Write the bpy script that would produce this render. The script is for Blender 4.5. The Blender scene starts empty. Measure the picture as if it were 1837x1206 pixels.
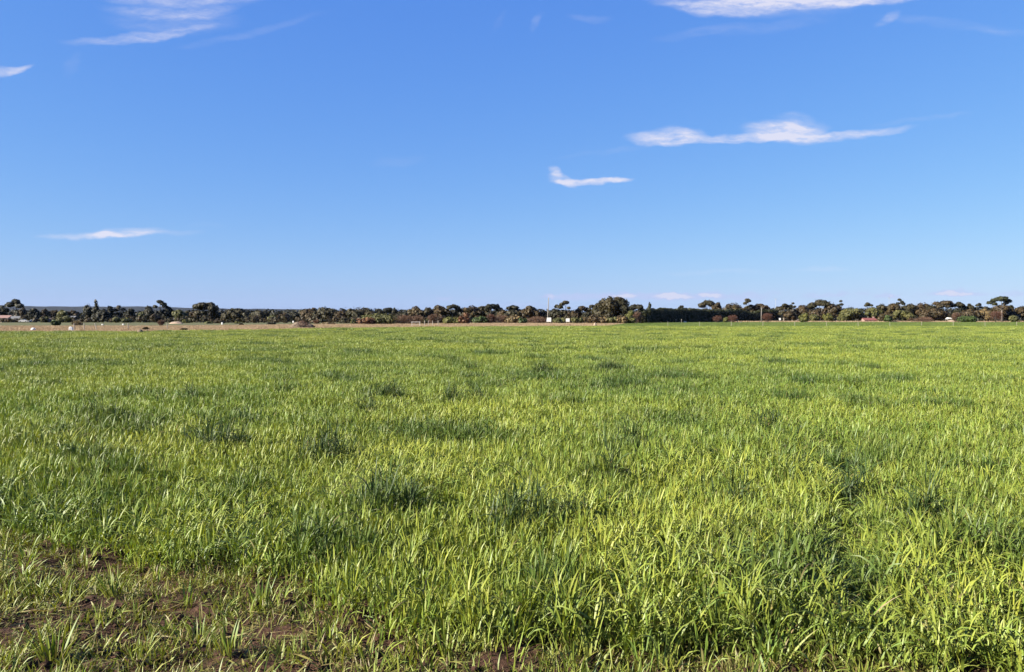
import bpy, math, random
import numpy as np

# ------------------------------------------------------------------ camera
F = 1442.0            # focal length in pixels of the 1837 x 1206 photograph
W0, H0 = 1837.0, 1206.0
HZ = 572.0            # pixel row of the horizon
CAM_H = 1.65
PITCH = math.atan((H0 / 2 - HZ) / F)

scene = bpy.context.scene
col = scene.collection
cam_d = bpy.data.cameras.new('camera')
cam = bpy.data.objects.new('camera', cam_d)
col.objects.link(cam)
cam.location = (0, 0, CAM_H)
cam.rotation_euler = (math.pi / 2 - PITCH, 0, 0)
cam_d.sensor_width = 36.0
cam_d.lens = 36.0 * F / W0
cam_d.clip_start = 0.05
cam_d.clip_end = 60000
scene.camera = cam

# ------------------------------------------------------------------ sun, sky, exposure
SUN_EL = math.radians(28)
SUN_AZ = math.radians(180 + 68)     # clockwise from +Y: behind the camera, to the left
sun_dir = (math.sin(SUN_AZ) * math.cos(SUN_EL), math.cos(SUN_AZ) * math.cos(SUN_EL), math.sin(SUN_EL))
sun_d = bpy.data.lights.new('sun', 'SUN')
sun_d.energy = 5.0
sun_d.angle = math.radians(0.53)
sun_d.color = (1.0, 0.93, 0.80)
sun = bpy.data.objects.new('sun', sun_d)
col.objects.link(sun)
from mathutils import Vector
sun.rotation_euler = Vector(sun_dir).to_track_quat('Z', 'Y').to_euler()
sun.location = (-40, -30, 40)

scene.view_settings.view_transform = 'Standard'
scene.view_settings.look = 'None'
scene.view_settings.exposure = 2.1
scene.view_settings.gamma = 1.0
scene.view_settings.use_curve_mapping = False
scene.cycles.use_denoising = True
scene.cycles.denoiser = 'OPENIMAGEDENOISE'
scene.cycles.denoising_input_passes = 'RGB_ALBEDO_NORMAL'
scene.cycles.denoising_prefilter = 'ACCURATE'
scene.cycles.max_bounces = 5
scene.cycles.diffuse_bounces = 2
scene.cycles.glossy_bounces = 1
scene.cycles.transmission_bounces = 4
scene.cycles.transparent_max_bounces = 4
scene.cycles.volume_bounces = 0

SKY_STRENGTH = 0.10
world = bpy.data.worlds.new('World')
scene.world = world
world.use_nodes = True
world.cycles.sampling_method = 'MANUAL'
world.cycles.sample_map_resolution = 256


def uv_of(px, py):
    """direction of a photograph pixel as (x/y, z/y)"""
    a = (px - W0 / 2) / F
    b = -(py - H0 / 2) / F
    y = math.cos(PITCH) + b * math.sin(PITCH)
    z = -math.sin(PITCH) + b * math.cos(PITCH)
    return a / y, z / y


def at(px, d, py=None):
    """point seen at photograph pixel px at the distance d (on the ground if py is None)"""
    if py is None:
        return ((px - W0 / 2) / F * d * 1.0, d, 0.0)
    u, v = uv_of(px, py)
    return (u * d, d, CAM_H + v * d)


def build_world():
    nt = world.node_tree
    nt.nodes.clear()
    N, L = nt.nodes.new, nt.links.new
    out = N('ShaderNodeOutputWorld')
    bg = N('ShaderNodeBackground')
    bg.inputs['Strength'].default_value = SKY_STRENGTH
    sky = N('ShaderNodeTexSky')
    sky.sky_type = 'NISHITA'
    sky.sun_disc = False
    sky.sun_elevation = SUN_EL
    sky.sun_rotation = SUN_AZ
    sky.altitude = 50
    sky.air_density = 1.0
    sky.dust_density = 0.4
    sky.ozone_density = 2.5
    hs = N('ShaderNodeHueSaturation')
    hs.inputs['Saturation'].default_value = 1.12
    hs.inputs['Value'].default_value = 1.25
    L(sky.outputs[0], hs.inputs['Color'])
    # per-channel response of the camera to the clear sky
    E = 2 ** scene.view_settings.exposure
    chs = N('ShaderNodeSeparateColor')
    L(hs.outputs[0], chs.inputs[0])
    chc = N('ShaderNodeCombineColor')
    for i, (a, g) in enumerate(((.585, .79), (.725, .640), (.985, .25))):
        p = N('ShaderNodeMath')
        p.operation = 'POWER'
        L(chs.outputs[i], p.inputs[0])
        p.inputs[1].default_value = g
        q = N('ShaderNodeMath')
        q.operation = 'MULTIPLY'
        L(p.outputs[0], q.inputs[0])
        q.inputs[1].default_value = a * .1 ** g / SKY_STRENGTH / E
        L(q.outputs[0], chc.inputs[i])

    tc = N('ShaderNodeTexCoord')
    sep = N('ShaderNodeSeparateXYZ')
    L(tc.outputs['Generated'], sep.inputs[0])

    def math_(op, a, b=None, c=None, clamp=False):
        n = N('ShaderNodeMath')
        n.operation = op
        n.use_clamp = clamp
        for i, s in enumerate((a, b, c)):
            if s is None:
                continue
            if isinstance(s, (int, float)):
                n.inputs[i].default_value = s
            else:
                L(s, n.inputs[i])
        return n.outputs[0]

    yc = math_('MAXIMUM', sep.outputs['Y'], 0.02)
    u = math_('DIVIDE', sep.outputs['X'], yc)
    v = math_('DIVIDE', sep.outputs['Z'], yc)
    uv = N('ShaderNodeCombineXYZ')
    L(u, uv.inputs[0])
    L(v, uv.inputs[1])
    front = N('ShaderNodeMapRange')
    L(sep.outputs['Y'], front.inputs['Value'])
    front.inputs['From Min'].default_value = 0.05
    front.inputs['From Max'].default_value = 0.3

    # warped coordinates, shared by every wisp
    def noise(scale, detail, sx, sy, rough=0.55, src=None):
        mp = N('ShaderNodeMapping')
        mp.inputs['Scale'].default_value = (sx, sy, 1)
        L((src or uv).outputs[0], mp.inputs[0])
        n = N('ShaderNodeTexNoise')
        n.noise_dimensions = '2D'
        n.inputs['Scale'].default_value = scale
        n.inputs['Detail'].default_value = detail
        n.inputs['Roughness'].default_value = rough
        L(mp.outputs[0], n.inputs['Vector'])
        return n

    def warp(amount, scale, detail, sx, sy):
        n = noise(scale, detail, sx, sy)
        s = N('ShaderNodeVectorMath')
        s.operation = 'SUBTRACT'
        L(n.outputs['Color'], s.inputs[0])
        s.inputs[1].default_value = (.5, .5, .5)
        m = N('ShaderNodeVectorMath')
        m.operation = 'MULTIPLY_ADD'
        L(s.outputs[0], m.inputs[0])
        m.inputs[1].default_value = amount
        L(uv.outputs[0], m.inputs[2])
        return m

    w_cir = warp((0.022, 0.014, 0), 18.0, 7.0, 1.0, 1.8)
    w_cum = warp((0.014, 0.008, 0), 70.0, 4.0, 1.0, 1.6)
    w_fib = warp((0.05, 0.03, 0), 9.0, 3.0, 1.0, 1.6)
    wsep = N('ShaderNodeSeparateXYZ')
    L(w_cir.outputs[0], wsep.inputs[0])

    def wisp(px, py, hw, hh, ang, curve, strength, warped):
        """elliptical wisp; curve > 0 bends its ends up (a fraction of hw)"""
        c = uv_of(px, py)
        src = warped.outputs[0]
        if curve:
            du = math_('SUBTRACT', wsep.outputs['X'], c[0])
            sq = math_('MULTIPLY', du, du)
            nv = math_('MULTIPLY_ADD', sq, -curve / (hw / F), wsep.outputs['Y'])
            cb = N('ShaderNodeCombineXYZ')
            L(wsep.outputs['X'], cb.inputs[0])
            L(nv, cb.inputs[1])
            src = cb.outputs[0]
        mp = N('ShaderNodeMapping')
        mp.vector_type = 'TEXTURE'
        mp.inputs['Location'].default_value = (c[0], c[1], 0)
        mp.inputs['Rotation'].default_value = (0, 0, math.radians(ang))
        mp.inputs['Scale'].default_value = (hw / F, hh / F, 1)
        L(src, mp.inputs[0])
        d = N('ShaderNodeVectorMath')
        d.operation = 'DOT_PRODUCT'
        L(mp.outputs[0], d.inputs[0])
        L(mp.outputs[0], d.inputs[1])
        r = N('ShaderNodeMapRange')
        r.interpolation_type = 'SMOOTHSTEP'
        L(d.outputs['Value'], r.inputs['Value'])
        r.inputs['From Min'].default_value = 1.0
        r.inputs['From Max'].default_value = 0.0
        r.inputs['To Min'].default_value = 0.0
        r.inputs['To Max'].default_value = strength
        return r.outputs[0]

    CIR = [  # px, py, half width, half height, tilt, curve, strength
        (325, 24, 170, 16, 3, 0.16, .42), (335, 0, 165, 14, 2, .04, .62), (250, 69, 160, 12, 6, .08, .45),
        (310, 42, 140, 30, 0, .1, .26), (450, 60, 170, 9, 14, .05, .13), (12, 128, 62, 9, 8, .10, .75), (128, 116, 14, 34, -30, 0, .10),
        (1310, 14, 160, 20, 0, .12, .75), (1500, 0, 240, 19, 3, .03, 1.1), (1400, 10, 240, 26, 2, .05, .3), (1262, 56, 110, 12, 8, 0, .15),
        (1390, 47, 130, 13, 8, 0, .13), (1590, 34, 34, 10, 28, 0, .3), (1700, 42, 150, 12, -6, 0, .11), (1815, 60, 90, 8, -5, 0, .1),
        (1195, 246, 84, 20, 2, 0, 1.1), (1300, 250, 180, 10, 2, .03, .75), (1410, 238, 86, 24, -6, 0, 1.1), (1440, 220, 56, 17, -10, 0, .40),
        (1500, 245, 160, 10, 4, .05, .75), (1650, 215, 110, 6, 8, 0, .16), (1090, 272, 120, 6, 6, 0, .12),
        (998, 314, 20, 13, -60, 0, .8), (1012, 323, 30, 10, -25, 0, .9), (1064, 327, 82, 8, 2, .08, 1.1),
        (185, 425, 135, 9, 2, .02, .75), (225, 419, 84, 12, 3, 0, .75), (322, 418, 55, 7, 0, 0, .2),
        (1290, 488, 120, 6, 1, 0, .18), (1470, 482, 66, 6, 1, 0, .18), (715, 288, 60, 12, 5, 0, .09), (963, 40, 9, 22, -25, 0, .16),
        (1058, 32, 50, 8, -4, 0, .14), (893, 40, 8, 30, -35, 0, .10), (370, 404, 45, 6, 0, 0, .08),
    ]
    CUM = [
        (1105, 530, 46, 8, 0, 0, .8), (1030, 533, 70, 8, 0, 0, .85), (1170, 532, 95, 9, 0, 0, .85), (1275, 528, 26, 8, 0, 0, .75),
        (1235, 532, 80, 9, 0, 0, .8), (1330, 533, 70, 9, 0, 0, .7), (1200, 528, 14, 6, 0, 0, .7), (1345, 526, 24, 4, 0, 0, .4),
        (1385, 526, 22, 3.5, 0, 0, .4), (1475, 530, 46, 5.5, 0, 0, .6), (1512, 528, 20, 5, 0, 0, .6), (1547, 527, 20, 5, 0, 0, .5),
        (1586, 530, 26, 6, 0, 0, .8), (1606, 532, 16, 5, 0, 0, .6), (1693, 525, 28, 8, 0, 0, .85), (1720, 525, 30, 8, 0, 0, .8),
        (1700, 528, 70, 4.5, 0, 0, .6), (1752, 528, 34, 5, 0, 0, .6), (1815, 527, 44, 5, 0, 0, .6), (797, 536, 24, 4, 0, 0, .6),
        (985, 532, 16, 6, 0, 0, .6), (930, 546, 60, 3, 0, 0, .3), (850, 537, 40, 3, 0, 0, .25),
    ]

    def total(rows, warped):
        s = None
        for row in rows:
            m = wisp(*row, warped)
            s = m if s is None else math_('ADD', s, m)
        return s

    tex = noise(34, 7, 0.5, 2.1, 0.68, w_cir)
    tmod = N('ShaderNodeMapRange')
    L(tex.outputs['Fac'], tmod.inputs['Value'])
    tmod.inputs['From Min'].default_value = 0.28
    tmod.inputs['From Max'].default_value = 0.72
    tmod.inputs['To Min'].default_value = 0.28
    tmod.inputs['To Max'].default_value = 1.2
    fib = noise(42, 6, 0.45, 1.7, 0.72, w_fib)
    fmod = N('ShaderNodeMapRange')
    L(fib.outputs['Fac'], fmod.inputs['Value'])
    fmod.inputs['From Min'].default_value = 0.3
    fmod.inputs['From Max'].default_value = 0.68
    fmod.inputs['To Min'].default_value = 0.62
    fmod.inputs['To Max'].default_value = 1.1
    a1 = math_('MULTIPLY', total(CIR, w_cir), tmod.outputs[0])
    a1 = math_('MULTIPLY', a1, fmod.outputs[0])
    a1 = math_('MULTIPLY', a1, front.outputs[0])
    a1 = math_('MULTIPLY', a1, 1.05)
    a1 = math_('POWER', math_('MINIMUM', a1, 1.0), 1.15)
    a1 = math_('MULTIPLY', a1, 0.86)
    a2 = math_('MULTIPLY', total(CUM, w_cum), front.outputs[0])
    a2 = math_('MINIMUM', math_('MULTIPLY', a2, 0.62), .8)
    # sunlit puffs have bright tops and lavender bases
    lit = N('ShaderNodeMapRange')
    L(a2, lit.inputs['Value'])
    lit.inputs['From Min'].default_value = 0.6
    lit.inputs['From Max'].default_value = 0.95
    ccol = N('ShaderNodeMix')
    ccol.data_type = 'RGBA'
    ccol.inputs['A'].default_value = tuple(c / E for c in (5.2, 5.7, 8.6)) + (1,)
    ccol.inputs['B'].default_value = tuple(c / E for c in (8.4, 8.0, 8.6)) + (1,)
    L(lit.outputs[0], ccol.inputs['Factor'])
    m1 = N('ShaderNodeMix')
    m1.data_type = 'RGBA'
    L(a1, m1.inputs['Factor'])
    L(chc.outputs[0], m1.inputs['A'])
    m1.inputs['B'].default_value = tuple(c / E for c in (8.2, 8.1, 9.3)) + (1,)
    m2 = N('ShaderNodeMix')
    m2.data_type = 'RGBA'
    L(a2, m2.inputs['Factor'])
    L(m1.outputs['Result'], m2.inputs['A'])
    L(ccol.outputs['Result'], m2.inputs['B'])
    L(m2.outputs['Result'], bg.inputs['Color'])
    # the cloud layer lies in the band of sky ahead; elsewhere the sky is clear
    bg0 = N('ShaderNodeBackground')
    bg0.inputs['Strength'].default_value = SKY_STRENGTH
    L(chc.outputs[0], bg0.inputs['Color'])
    band = N('ShaderNodeMapRange')
    L(v, band.inputs['Value'])
    band.inputs['From Min'].default_value = .75
    band.inputs['From Max'].default_value = .6
    msk = math_('MULTIPLY', band.outputs[0], front.outputs[0])
    mxs = N('ShaderNodeMixShader')
    L(msk, mxs.inputs[0])
    L(bg0.outputs[0], mxs.inputs[1])
    L(bg.outputs[0], mxs.inputs[2])
    L(mxs.outputs[0], out.inputs['Surface'])


build_world()

# ------------------------------------------------------------------ helpers
rs = np.random.RandomState


def link(o, parent=None):
    col.objects.link(o)
    if parent is not None:
        o.parent = parent
    return o


def tag(o, label=None, cat=None, group=None, kind=None):
    if label:
        o['label'] = label
    if cat:
        o['category'] = cat
    if group:
        o['group'] = group
    if kind:
        o['kind'] = kind
    return o


def root(name, loc, label, cat, group=None, rz=0.0):
    o = bpy.data.objects.new(name, None)
    o.empty_display_size = 0.3
    col.objects.link(o)
    o.location = loc
    o.rotation_euler = (0, 0, rz)
    return tag(o, label, cat, group)


def mesh_np(name, verts, faces_n, loops, mat=None, attr=None, smooth=False):
    """verts (n,3); faces_n: corners per face; loops: flat vertex indices"""
    me = bpy.data.meshes.new(name)
    verts = np.asarray(verts, np.float32)
    loops = np.asarray(loops, np.int32).ravel()
    faces_n = np.asarray(faces_n, np.int32)
    me.vertices.add(len(verts))
    me.vertices.foreach_set('co', verts.ravel())
    me.loops.add(len(loops))
    me.loops.foreach_set('vertex_index', loops)
    me.polygons.add(len(faces_n))
    start = np.concatenate(([0], np.cumsum(faces_n)[:-1])).astype(np.int32)
    me.polygons.foreach_set('loop_start', start)
    if smooth:
        me.polygons.foreach_set('use_smooth', np.ones(len(faces_n), bool))
    me.update(calc_edges=True)
    if attr is not None:
        for k, a in attr.items():
            at_ = me.attributes.new(k, 'FLOAT_COLOR', 'POINT')
            a4 = np.ones((len(verts), 4), np.float32)
            a4[:, :a.shape[1]] = a
            at_.data.foreach_set('color', a4.ravel())
    if mat:
        me.materials.append(mat)
    return me


def mesh_obj(name, me, parent=None):
    return link(bpy.data.objects.new(name, me), parent)


class MB:
    """collects boxes, tubes and polygons into one mesh"""
    def __init__(self):
        self.v, self.f = [], []

    def poly(self, pts):
        b = len(self.v)
        self.v += [tuple(p) for p in pts]
        self.f.append(tuple(range(b, b + len(pts))))

    def hexa(self, p):
        b = len(self.v)
        self.v += [tuple(q) for q in p]
        for q in ((0, 3, 2, 1), (4, 5, 6, 7), (0, 1, 5, 4), (1, 2, 6, 5), (2, 3, 7, 6), (3, 0, 4, 7)):
            self.f.append(tuple(b + i for i in q))

    def box(self, x0, x1, y0, y1, z0, z1):
        self.hexa([(x0, y0, z0), (x1, y0, z0), (x1, y1, z0), (x0, y1, z0), (x0, y0, z1), (x1, y0, z1), (x1, y1, z1), (x0, y1, z1)])

    def tube(self, pts, radii, n=6):
        rings = []
        for i, p in enumerate(pts):
            p = Vector(p)
            a = Vector(pts[max(i - 1, 0)])
            c = Vector(pts[min(i + 1, len(pts) - 1)])
            t = (c - a).normalized()
            s = t.cross(Vector((0.31, 0.95, 0.05)))
            if s.length < 1e-3:
                s = t.cross(Vector((1, 0, 0)))
            s.normalize()
            r = t.cross(s)
            b = len(self.v)
            for k in range(n):
                w = 2 * math.pi * k / n
                self.v.append(tuple(p + (s * math.cos(w) + r * math.sin(w)) * radii[i]))
            rings.append(b)
        for a, b in zip(rings, rings[1:]):
            for k in range(n):
                self.f.append((a + k, a + (k + 1) % n, b + (k + 1) % n, b + k))
        self.f.append(tuple(rings[0] + k for k in range(n))[::-1])
        self.f.append(tuple(rings[-1] + k for k in range(n)))

    def build(self, name, mat, parent=None, bevel=0.0, smooth=False):
        me = bpy.data.meshes.new(name)
        me.from_pydata(self.v, [], self.f)
        me.update()
        me.materials.append(mat)
        if smooth:
            me.polygons.foreach_set('use_smooth', np.ones(len(me.polygons), bool))
        o = mesh_obj(name, me, parent)
        if bevel:
            m = o.modifiers.new('bevel', 'BEVEL')
            m.width = bevel
            m.segments = 2
        return o


# value noise
_tab = rs(7).rand(512, 512).astype(np.float32)


def vnoise(x, y, scale, seed=0):
    x = np.asarray(x) / scale + 37.3 * seed + 1000
    y = np.asarray(y) / scale + 91.7 * seed + 1000
    xi, yi = np.floor(x).astype(int), np.floor(y).astype(int)
    fx, fy = x - xi, y - yi
    fx, fy = fx * fx * (3 - 2 * fx), fy * fy * (3 - 2 * fy)
    g = lambda a, b: _tab[a % 512, b % 512]
    return (g(xi, yi) * (1 - fx) + g(xi + 1, yi) * fx) * (1 - fy) + (g(xi, yi + 1) * (1 - fx) + g(xi + 1, yi + 1) * fx) * fy


def fnoise(x, y, scale, seed=0, oct=3):
    s, a, t = 0, 1.0, 0
    for k in range(oct):
        s = s + a * vnoise(x, y, scale / 2 ** k, seed + 5 * k)
        t += a
        a *= .55
    return s / t


# ------------------------------------------------------------------ materials
def new_mat(name):
    m = bpy.data.materials.new(name)
    m.use_nodes = True
    nt = m.node_tree
    nt.nodes.clear()
    return m, nt, nt.nodes.new, nt.links.new


def mixc(N, L, fac, a, b):
    n = N('ShaderNodeMix')
    n.data_type = 'RGBA'
    for s, k in ((fac, 'Factor'), (a, 'A'), (b, 'B')):
        if isinstance(s, (int, float)):
            n.inputs[k].default_value = s
        elif isinstance(s, tuple):
            n.inputs[k].default_value = (*s, 1)
        else:
            L(s, n.inputs[k])
    return n.outputs['Result']


def mapr(N, L, v, a, b, c=0.0, d=1.0):
    n = N('ShaderNodeMapRange')
    L(v, n.inputs['Value'])
    for k, x in zip(('From Min', 'From Max', 'To Min', 'To Max'), (a, b, c, d)):
        n.inputs[k].default_value = x
    return n.outputs[0]


def leaf_mat(name, ca, cb, lushc, straw, base, instanced=True, mesh_attr=False, lush=0.0, trans=0.22, rough=0.52):
    m, nt, N, L = new_mat(name)
    out = N('ShaderNodeOutputMaterial')
    at_ = N('ShaderNodeAttribute')
    at_.attribute_name = 'lf'
    sp = N('ShaderNodeSeparateColor')
    L(at_.outputs['Color'], sp.inputs[0])
    hue, dry, s = sp.outputs[0], sp.outputs[1], sp.outputs[2]
    c = mixc(N, L, hue, ca, cb)
    if instanced:
        il = N('ShaderNodeAttribute')
        if not mesh_attr:
            il.attribute_type = 'INSTANCER'
        il.attribute_name = 'lush'
        c = mixc(N, L, il.outputs['Fac'], c, lushc)
        it = N('ShaderNodeAttribute')
        if not mesh_attr:
            it.attribute_type = 'INSTANCER'
        it.attribute_name = 'tone'
        hv = N('ShaderNodeHueSaturation')
        L(c, hv.inputs['Color'])
        L(mapr(N, L, it.outputs['Fac'], 0, 1, .482, .515), hv.inputs['Hue'])
        L(mapr(N, L, it.outputs['Fac'], 0, 1, 1.24, .80), hv.inputs['Value'])
        c = hv.outputs[0]
    else:
        c = mixc(N, L, lush, c, lushc)
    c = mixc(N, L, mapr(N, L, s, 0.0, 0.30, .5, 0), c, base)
    c = mixc(N, L, dry, c, straw)
    b = N('ShaderNodeBsdfPrincipled')
    L(c, b.inputs['Base Color'])
    b.inputs['Roughness'].default_value = rough
    b.inputs['Specular IOR Level'].default_value = 0.32
    t = N('ShaderNodeBsdfTranslucent')
    hv2 = N('ShaderNodeHueSaturation')
    hv2.inputs['Hue'].default_value = .492
    hv2.inputs['Saturation'].default_value = 1.12
    hv2.inputs['Value'].default_value = 1.25
    L(c, hv2.inputs['Color'])
    L(hv2.outputs[0], t.inputs['Color'])
    mx = N('ShaderNodeMixShader')
    mx.inputs[0].default_value = trans
    L(b.outputs[0], mx.inputs[1])
    L(t.outputs[0], mx.inputs[2])
    L(mx.outputs[0], out.inputs['Surface'])
    return m


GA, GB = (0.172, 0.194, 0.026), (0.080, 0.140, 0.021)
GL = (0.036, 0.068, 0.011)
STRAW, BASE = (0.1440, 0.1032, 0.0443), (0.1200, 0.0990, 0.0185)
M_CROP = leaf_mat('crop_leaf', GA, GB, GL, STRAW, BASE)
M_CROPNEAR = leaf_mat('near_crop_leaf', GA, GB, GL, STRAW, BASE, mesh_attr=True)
M_CLUMP = leaf_mat('lush_shaded_leaf', GA, GB, (0.0230, 0.0440, 0.0095), STRAW, BASE, instanced=False, lush=0.95, rough=.6)  # dark lush green, darkened further to paint in the deep shade of clumps
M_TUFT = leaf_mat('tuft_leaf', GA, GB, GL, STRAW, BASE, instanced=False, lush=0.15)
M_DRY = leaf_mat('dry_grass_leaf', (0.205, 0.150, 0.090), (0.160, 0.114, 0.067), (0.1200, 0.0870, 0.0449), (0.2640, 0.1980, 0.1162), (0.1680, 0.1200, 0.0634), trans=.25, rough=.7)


def crown_mat(name, ca, cb, trans=0.18):
    m, nt, N, L = new_mat(name)
    out = N('ShaderNodeOutputMaterial')
    at_ = N('ShaderNodeAttribute')
    at_.attribute_name = 'lf'
    sp = N('ShaderNodeSeparateColor')
    L(at_.outputs['Color'], sp.inputs[0])
    c = mixc(N, L, sp.outputs[0], ca, cb)
    b = N('ShaderNodeBsdfPrincipled')
    L(c, b.inputs['Base Color'])
    b.inputs['Roughness'].default_value = .62
    b.inputs['Specular IOR Level'].default_value = .25
    t = N('ShaderNodeBsdfTranslucent')
    L(c, t.inputs['Color'])
    mx = N('ShaderNodeMixShader')
    mx.inputs[0].default_value = trans
    L(b.outputs[0], mx.inputs[1])
    L(t.outputs[0], mx.inputs[2])
    L(mx.outputs[0], out.inputs['Surface'])
    return m


CROWN = {
    'gum': crown_mat('gum_foliage', (0.0325, 0.0242, 0.0068), (0.0161, 0.0163, 0.0050)),
    'brown': crown_mat('brown_foliage', (0.0478, 0.0298, 0.0102), (0.0213, 0.0171, 0.0066)),
    'orange': crown_mat('rusty_foliage', (0.0605, 0.0369, 0.0111), (0.0273, 0.0236, 0.0082)),
    'dark': crown_mat('dark_foliage', (0.0201, 0.0177, 0.0059), (0.0095, 0.0106, 0.0039)),
    'cyp': crown_mat('cypress_foliage', (0.0286, 0.0286, 0.0060), (0.0104, 0.0139, 0.0039)),
    'olive': crown_mat('olive_foliage', (0.0803, 0.0735, 0.0186), (0.0386, 0.0440, 0.0141)),
    'yel': crown_mat('yellow_green_foliage', (0.0905, 0.0834, 0.0159), (0.0448, 0.0503, 0.0121)),
    'green': crown_mat('green_foliage', (0.0402, 0.0595, 0.0108), (0.0193, 0.0330, 0.0075)),
    'tan': crown_mat('tan_foliage', (0.1284, 0.0880, 0.0366), (0.0613, 0.0458, 0.0205)),
    'pink': crown_mat('pinkish_twigs', (0.1073, 0.0595, 0.0354), (0.0549, 0.0315, 0.0196)),
    'red': crown_mat('red_brown_twigs', (0.0905, 0.0371, 0.0217), (0.0432, 0.0198, 0.0129)),
    'rust': crown_mat('rust_twigs', (0.1164, 0.0524, 0.0233), (0.0569, 0.0285, 0.0142)),
}


def plain(name, c, rough=.7, c2=None, scale=3.0, metallic=0.0, bump=0.0, detail=5.0):
    m, nt, N, L = new_mat(name)
    out = N('ShaderNodeOutputMaterial')
    b = N('ShaderNodeBsdfPrincipled')
    b.inputs['Roughness'].default_value = rough
    b.inputs['Metallic'].default_value = metallic
    L(b.outputs[0], out.inputs['Surface'])
    if c2 is None:
        c2 = tuple(x * .8 for x in c)
    tc = N('ShaderNodeTexCoord')
    n = N('ShaderNodeTexNoise')
    n.inputs['Scale'].default_value = scale
    n.inputs['Detail'].default_value = detail
    L(tc.outputs['Object'], n.inputs['Vector'])
    L(mixc(N, L, mapr(N, L, n.outputs['Fac'], .3, .7), c, c2), b.inputs['Base Color'])
    if bump:
        bp = N('ShaderNodeBump')
        bp.inputs['Strength'].default_value = bump
        L(n.outputs['Fac'], bp.inputs['Height'])
        L(bp.outputs[0], b.inputs['Normal'])
    return m


M_BARK = plain('bark', (0.0992, 0.0775, 0.0620), .9, (0.0434, 0.0341, 0.0279), 4)
M_PALEBARK = plain('pale_gum_bark', (0.1488, 0.1271, 0.1054), .85, (0.0806, 0.0651, 0.0527), 3)
M_WHITE = plain('white_paint', (0.50, 0.49, 0.47), .5, (0.43, 0.42, 0.40), 2)
M_POLE = plain('weathered_pole', (0.1612, 0.1457, 0.1271), .85, (0.1178, 0.1023, 0.0868), 3)
M_POST = plain('pale_post', (0.2480, 0.2232, 0.1922), .8, (0.1798, 0.1550, 0.1302), 6)
M_RAIL = plain('faded_white_rail', (0.34, 0.32, 0.29), .7, (0.26, .24, .22), 4)
M_WIRE = plain('wire', (0.2170, 0.2108, 0.2046), .45, metallic=.8)
M_GREY = plain('grey_metal', (0.2356, 0.2418, 0.2542), .5, (0.1860, 0.1922, 0.2046), 3)
M_DARK = plain('dark_opening', (0.03, 0.032, 0.04), .4)
M_ROOFRED = plain('red_roof', (0.1190, 0.0327, 0.0258), .75, (0.0893, 0.0248, 0.0208), 2)
M_ROOFOR = plain('orange_iron_roof', (0.1550, 0.0713, 0.0546), .7, (0.1302, 0.0899, 0.0775), 1.2)
M_PINKWALL = plain('pinkish_brick', (0.1860, 0.1209, 0.1054), .85, (0.1550, 0.0992, 0.0868), 2)
M_CREAM = plain('cream_wall', (0.2604, 0.2170, 0.1798), .8, (0.2294, 0.1860, 0.1550), 1.5)
M_BLUEWALL = plain('blue_grey_wall', (0.0620, 0.0806, 0.1240), .7, (0.0496, 0.0620, 0.0930), 2)
M_ROOFGREY = plain('grey_roof', (0.1240, 0.1240, 0.1271), .6, (0.0992, 0.0992, 0.1023), 2)
M_ROOFBROWN = plain('brown_tile_roof', (0.0558, 0.0384, 0.0322), .85, (0.0372, 0.0273, 0.0229), 2)
M_REDCAR = plain('red_paint', (0.1984, 0.0155, 0.0155), .35)
M_WHITECAR = plain('white_car_paint', (0.32, 0.32, 0.32), .3)
M_GLASS = plain('dark_glass', (0.05, 0.06, 0.07), .12)
M_TYRE = plain('tyre_rubber', (0.025, 0.025, 0.025), .9)
M_SAND = plain('sandy_soil', (0.2108, 0.1550, 0.1116), .95, (0.1674, 0.1178, 0.0837), 1.5, bump=.3)
M_SOILMOUND = plain('mound_soil', (0.115, 0.085, 0.055), .95, (0.06, .045, .03), 2.0, bump=.5)
M_STICK = plain('dead_branch', (0.1178, 0.0651, 0.0446), .9, (0.0620, 0.0360, 0.0260), 3)
M_STICKPALE = plain('pale_dead_branch', (0.1550, 0.1023, 0.0713), .9, (0.1054, 0.0682, 0.0484), 3)


def ground_mat(name, cols, scale, small, bump=.6, rough=.95):
    """three soil colours mixed by two sizes of noise in world space"""
    m, nt, N, L = new_mat(name)
    out = N('ShaderNodeOutputMaterial')
    b = N('ShaderNodeBsdfPrincipled')
    b.inputs['Roughness'].default_value = rough
    b.inputs['Specular IOR Level'].default_value = .15
    L(b.outputs[0], out.inputs['Surface'])
    g = N('ShaderNodeNewGeometry')

    def ns(sc, det):
        n = N('ShaderNodeTexNoise')
        n.inputs['Scale'].default_value = sc
        n.inputs['Detail'].default_value = det
        n.inputs['Roughness'].default_value = .65
        L(g.outputs['Position'], n.inputs['Vector'])
        return n.outputs['Fac']
    n1, n2 = ns(scale, 6), ns(small, 5)
    c = mixc(N, L, mapr(N, L, n1, .35, .65), cols[0], cols[1])
    c = mixc(N, L, mapr(N, L, n2, .42, .68), c, cols[2])
    L(c, b.inputs['Base Color'])
    if bump:
        bp = N('ShaderNodeBump')
        bp.inputs['Strength'].default_value = bump
        bp.inputs['Distance'].default_value = .03
        L(n2, bp.inputs['Height'])
        L(bp.outputs[0], b.inputs['Normal'])
    return m


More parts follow.
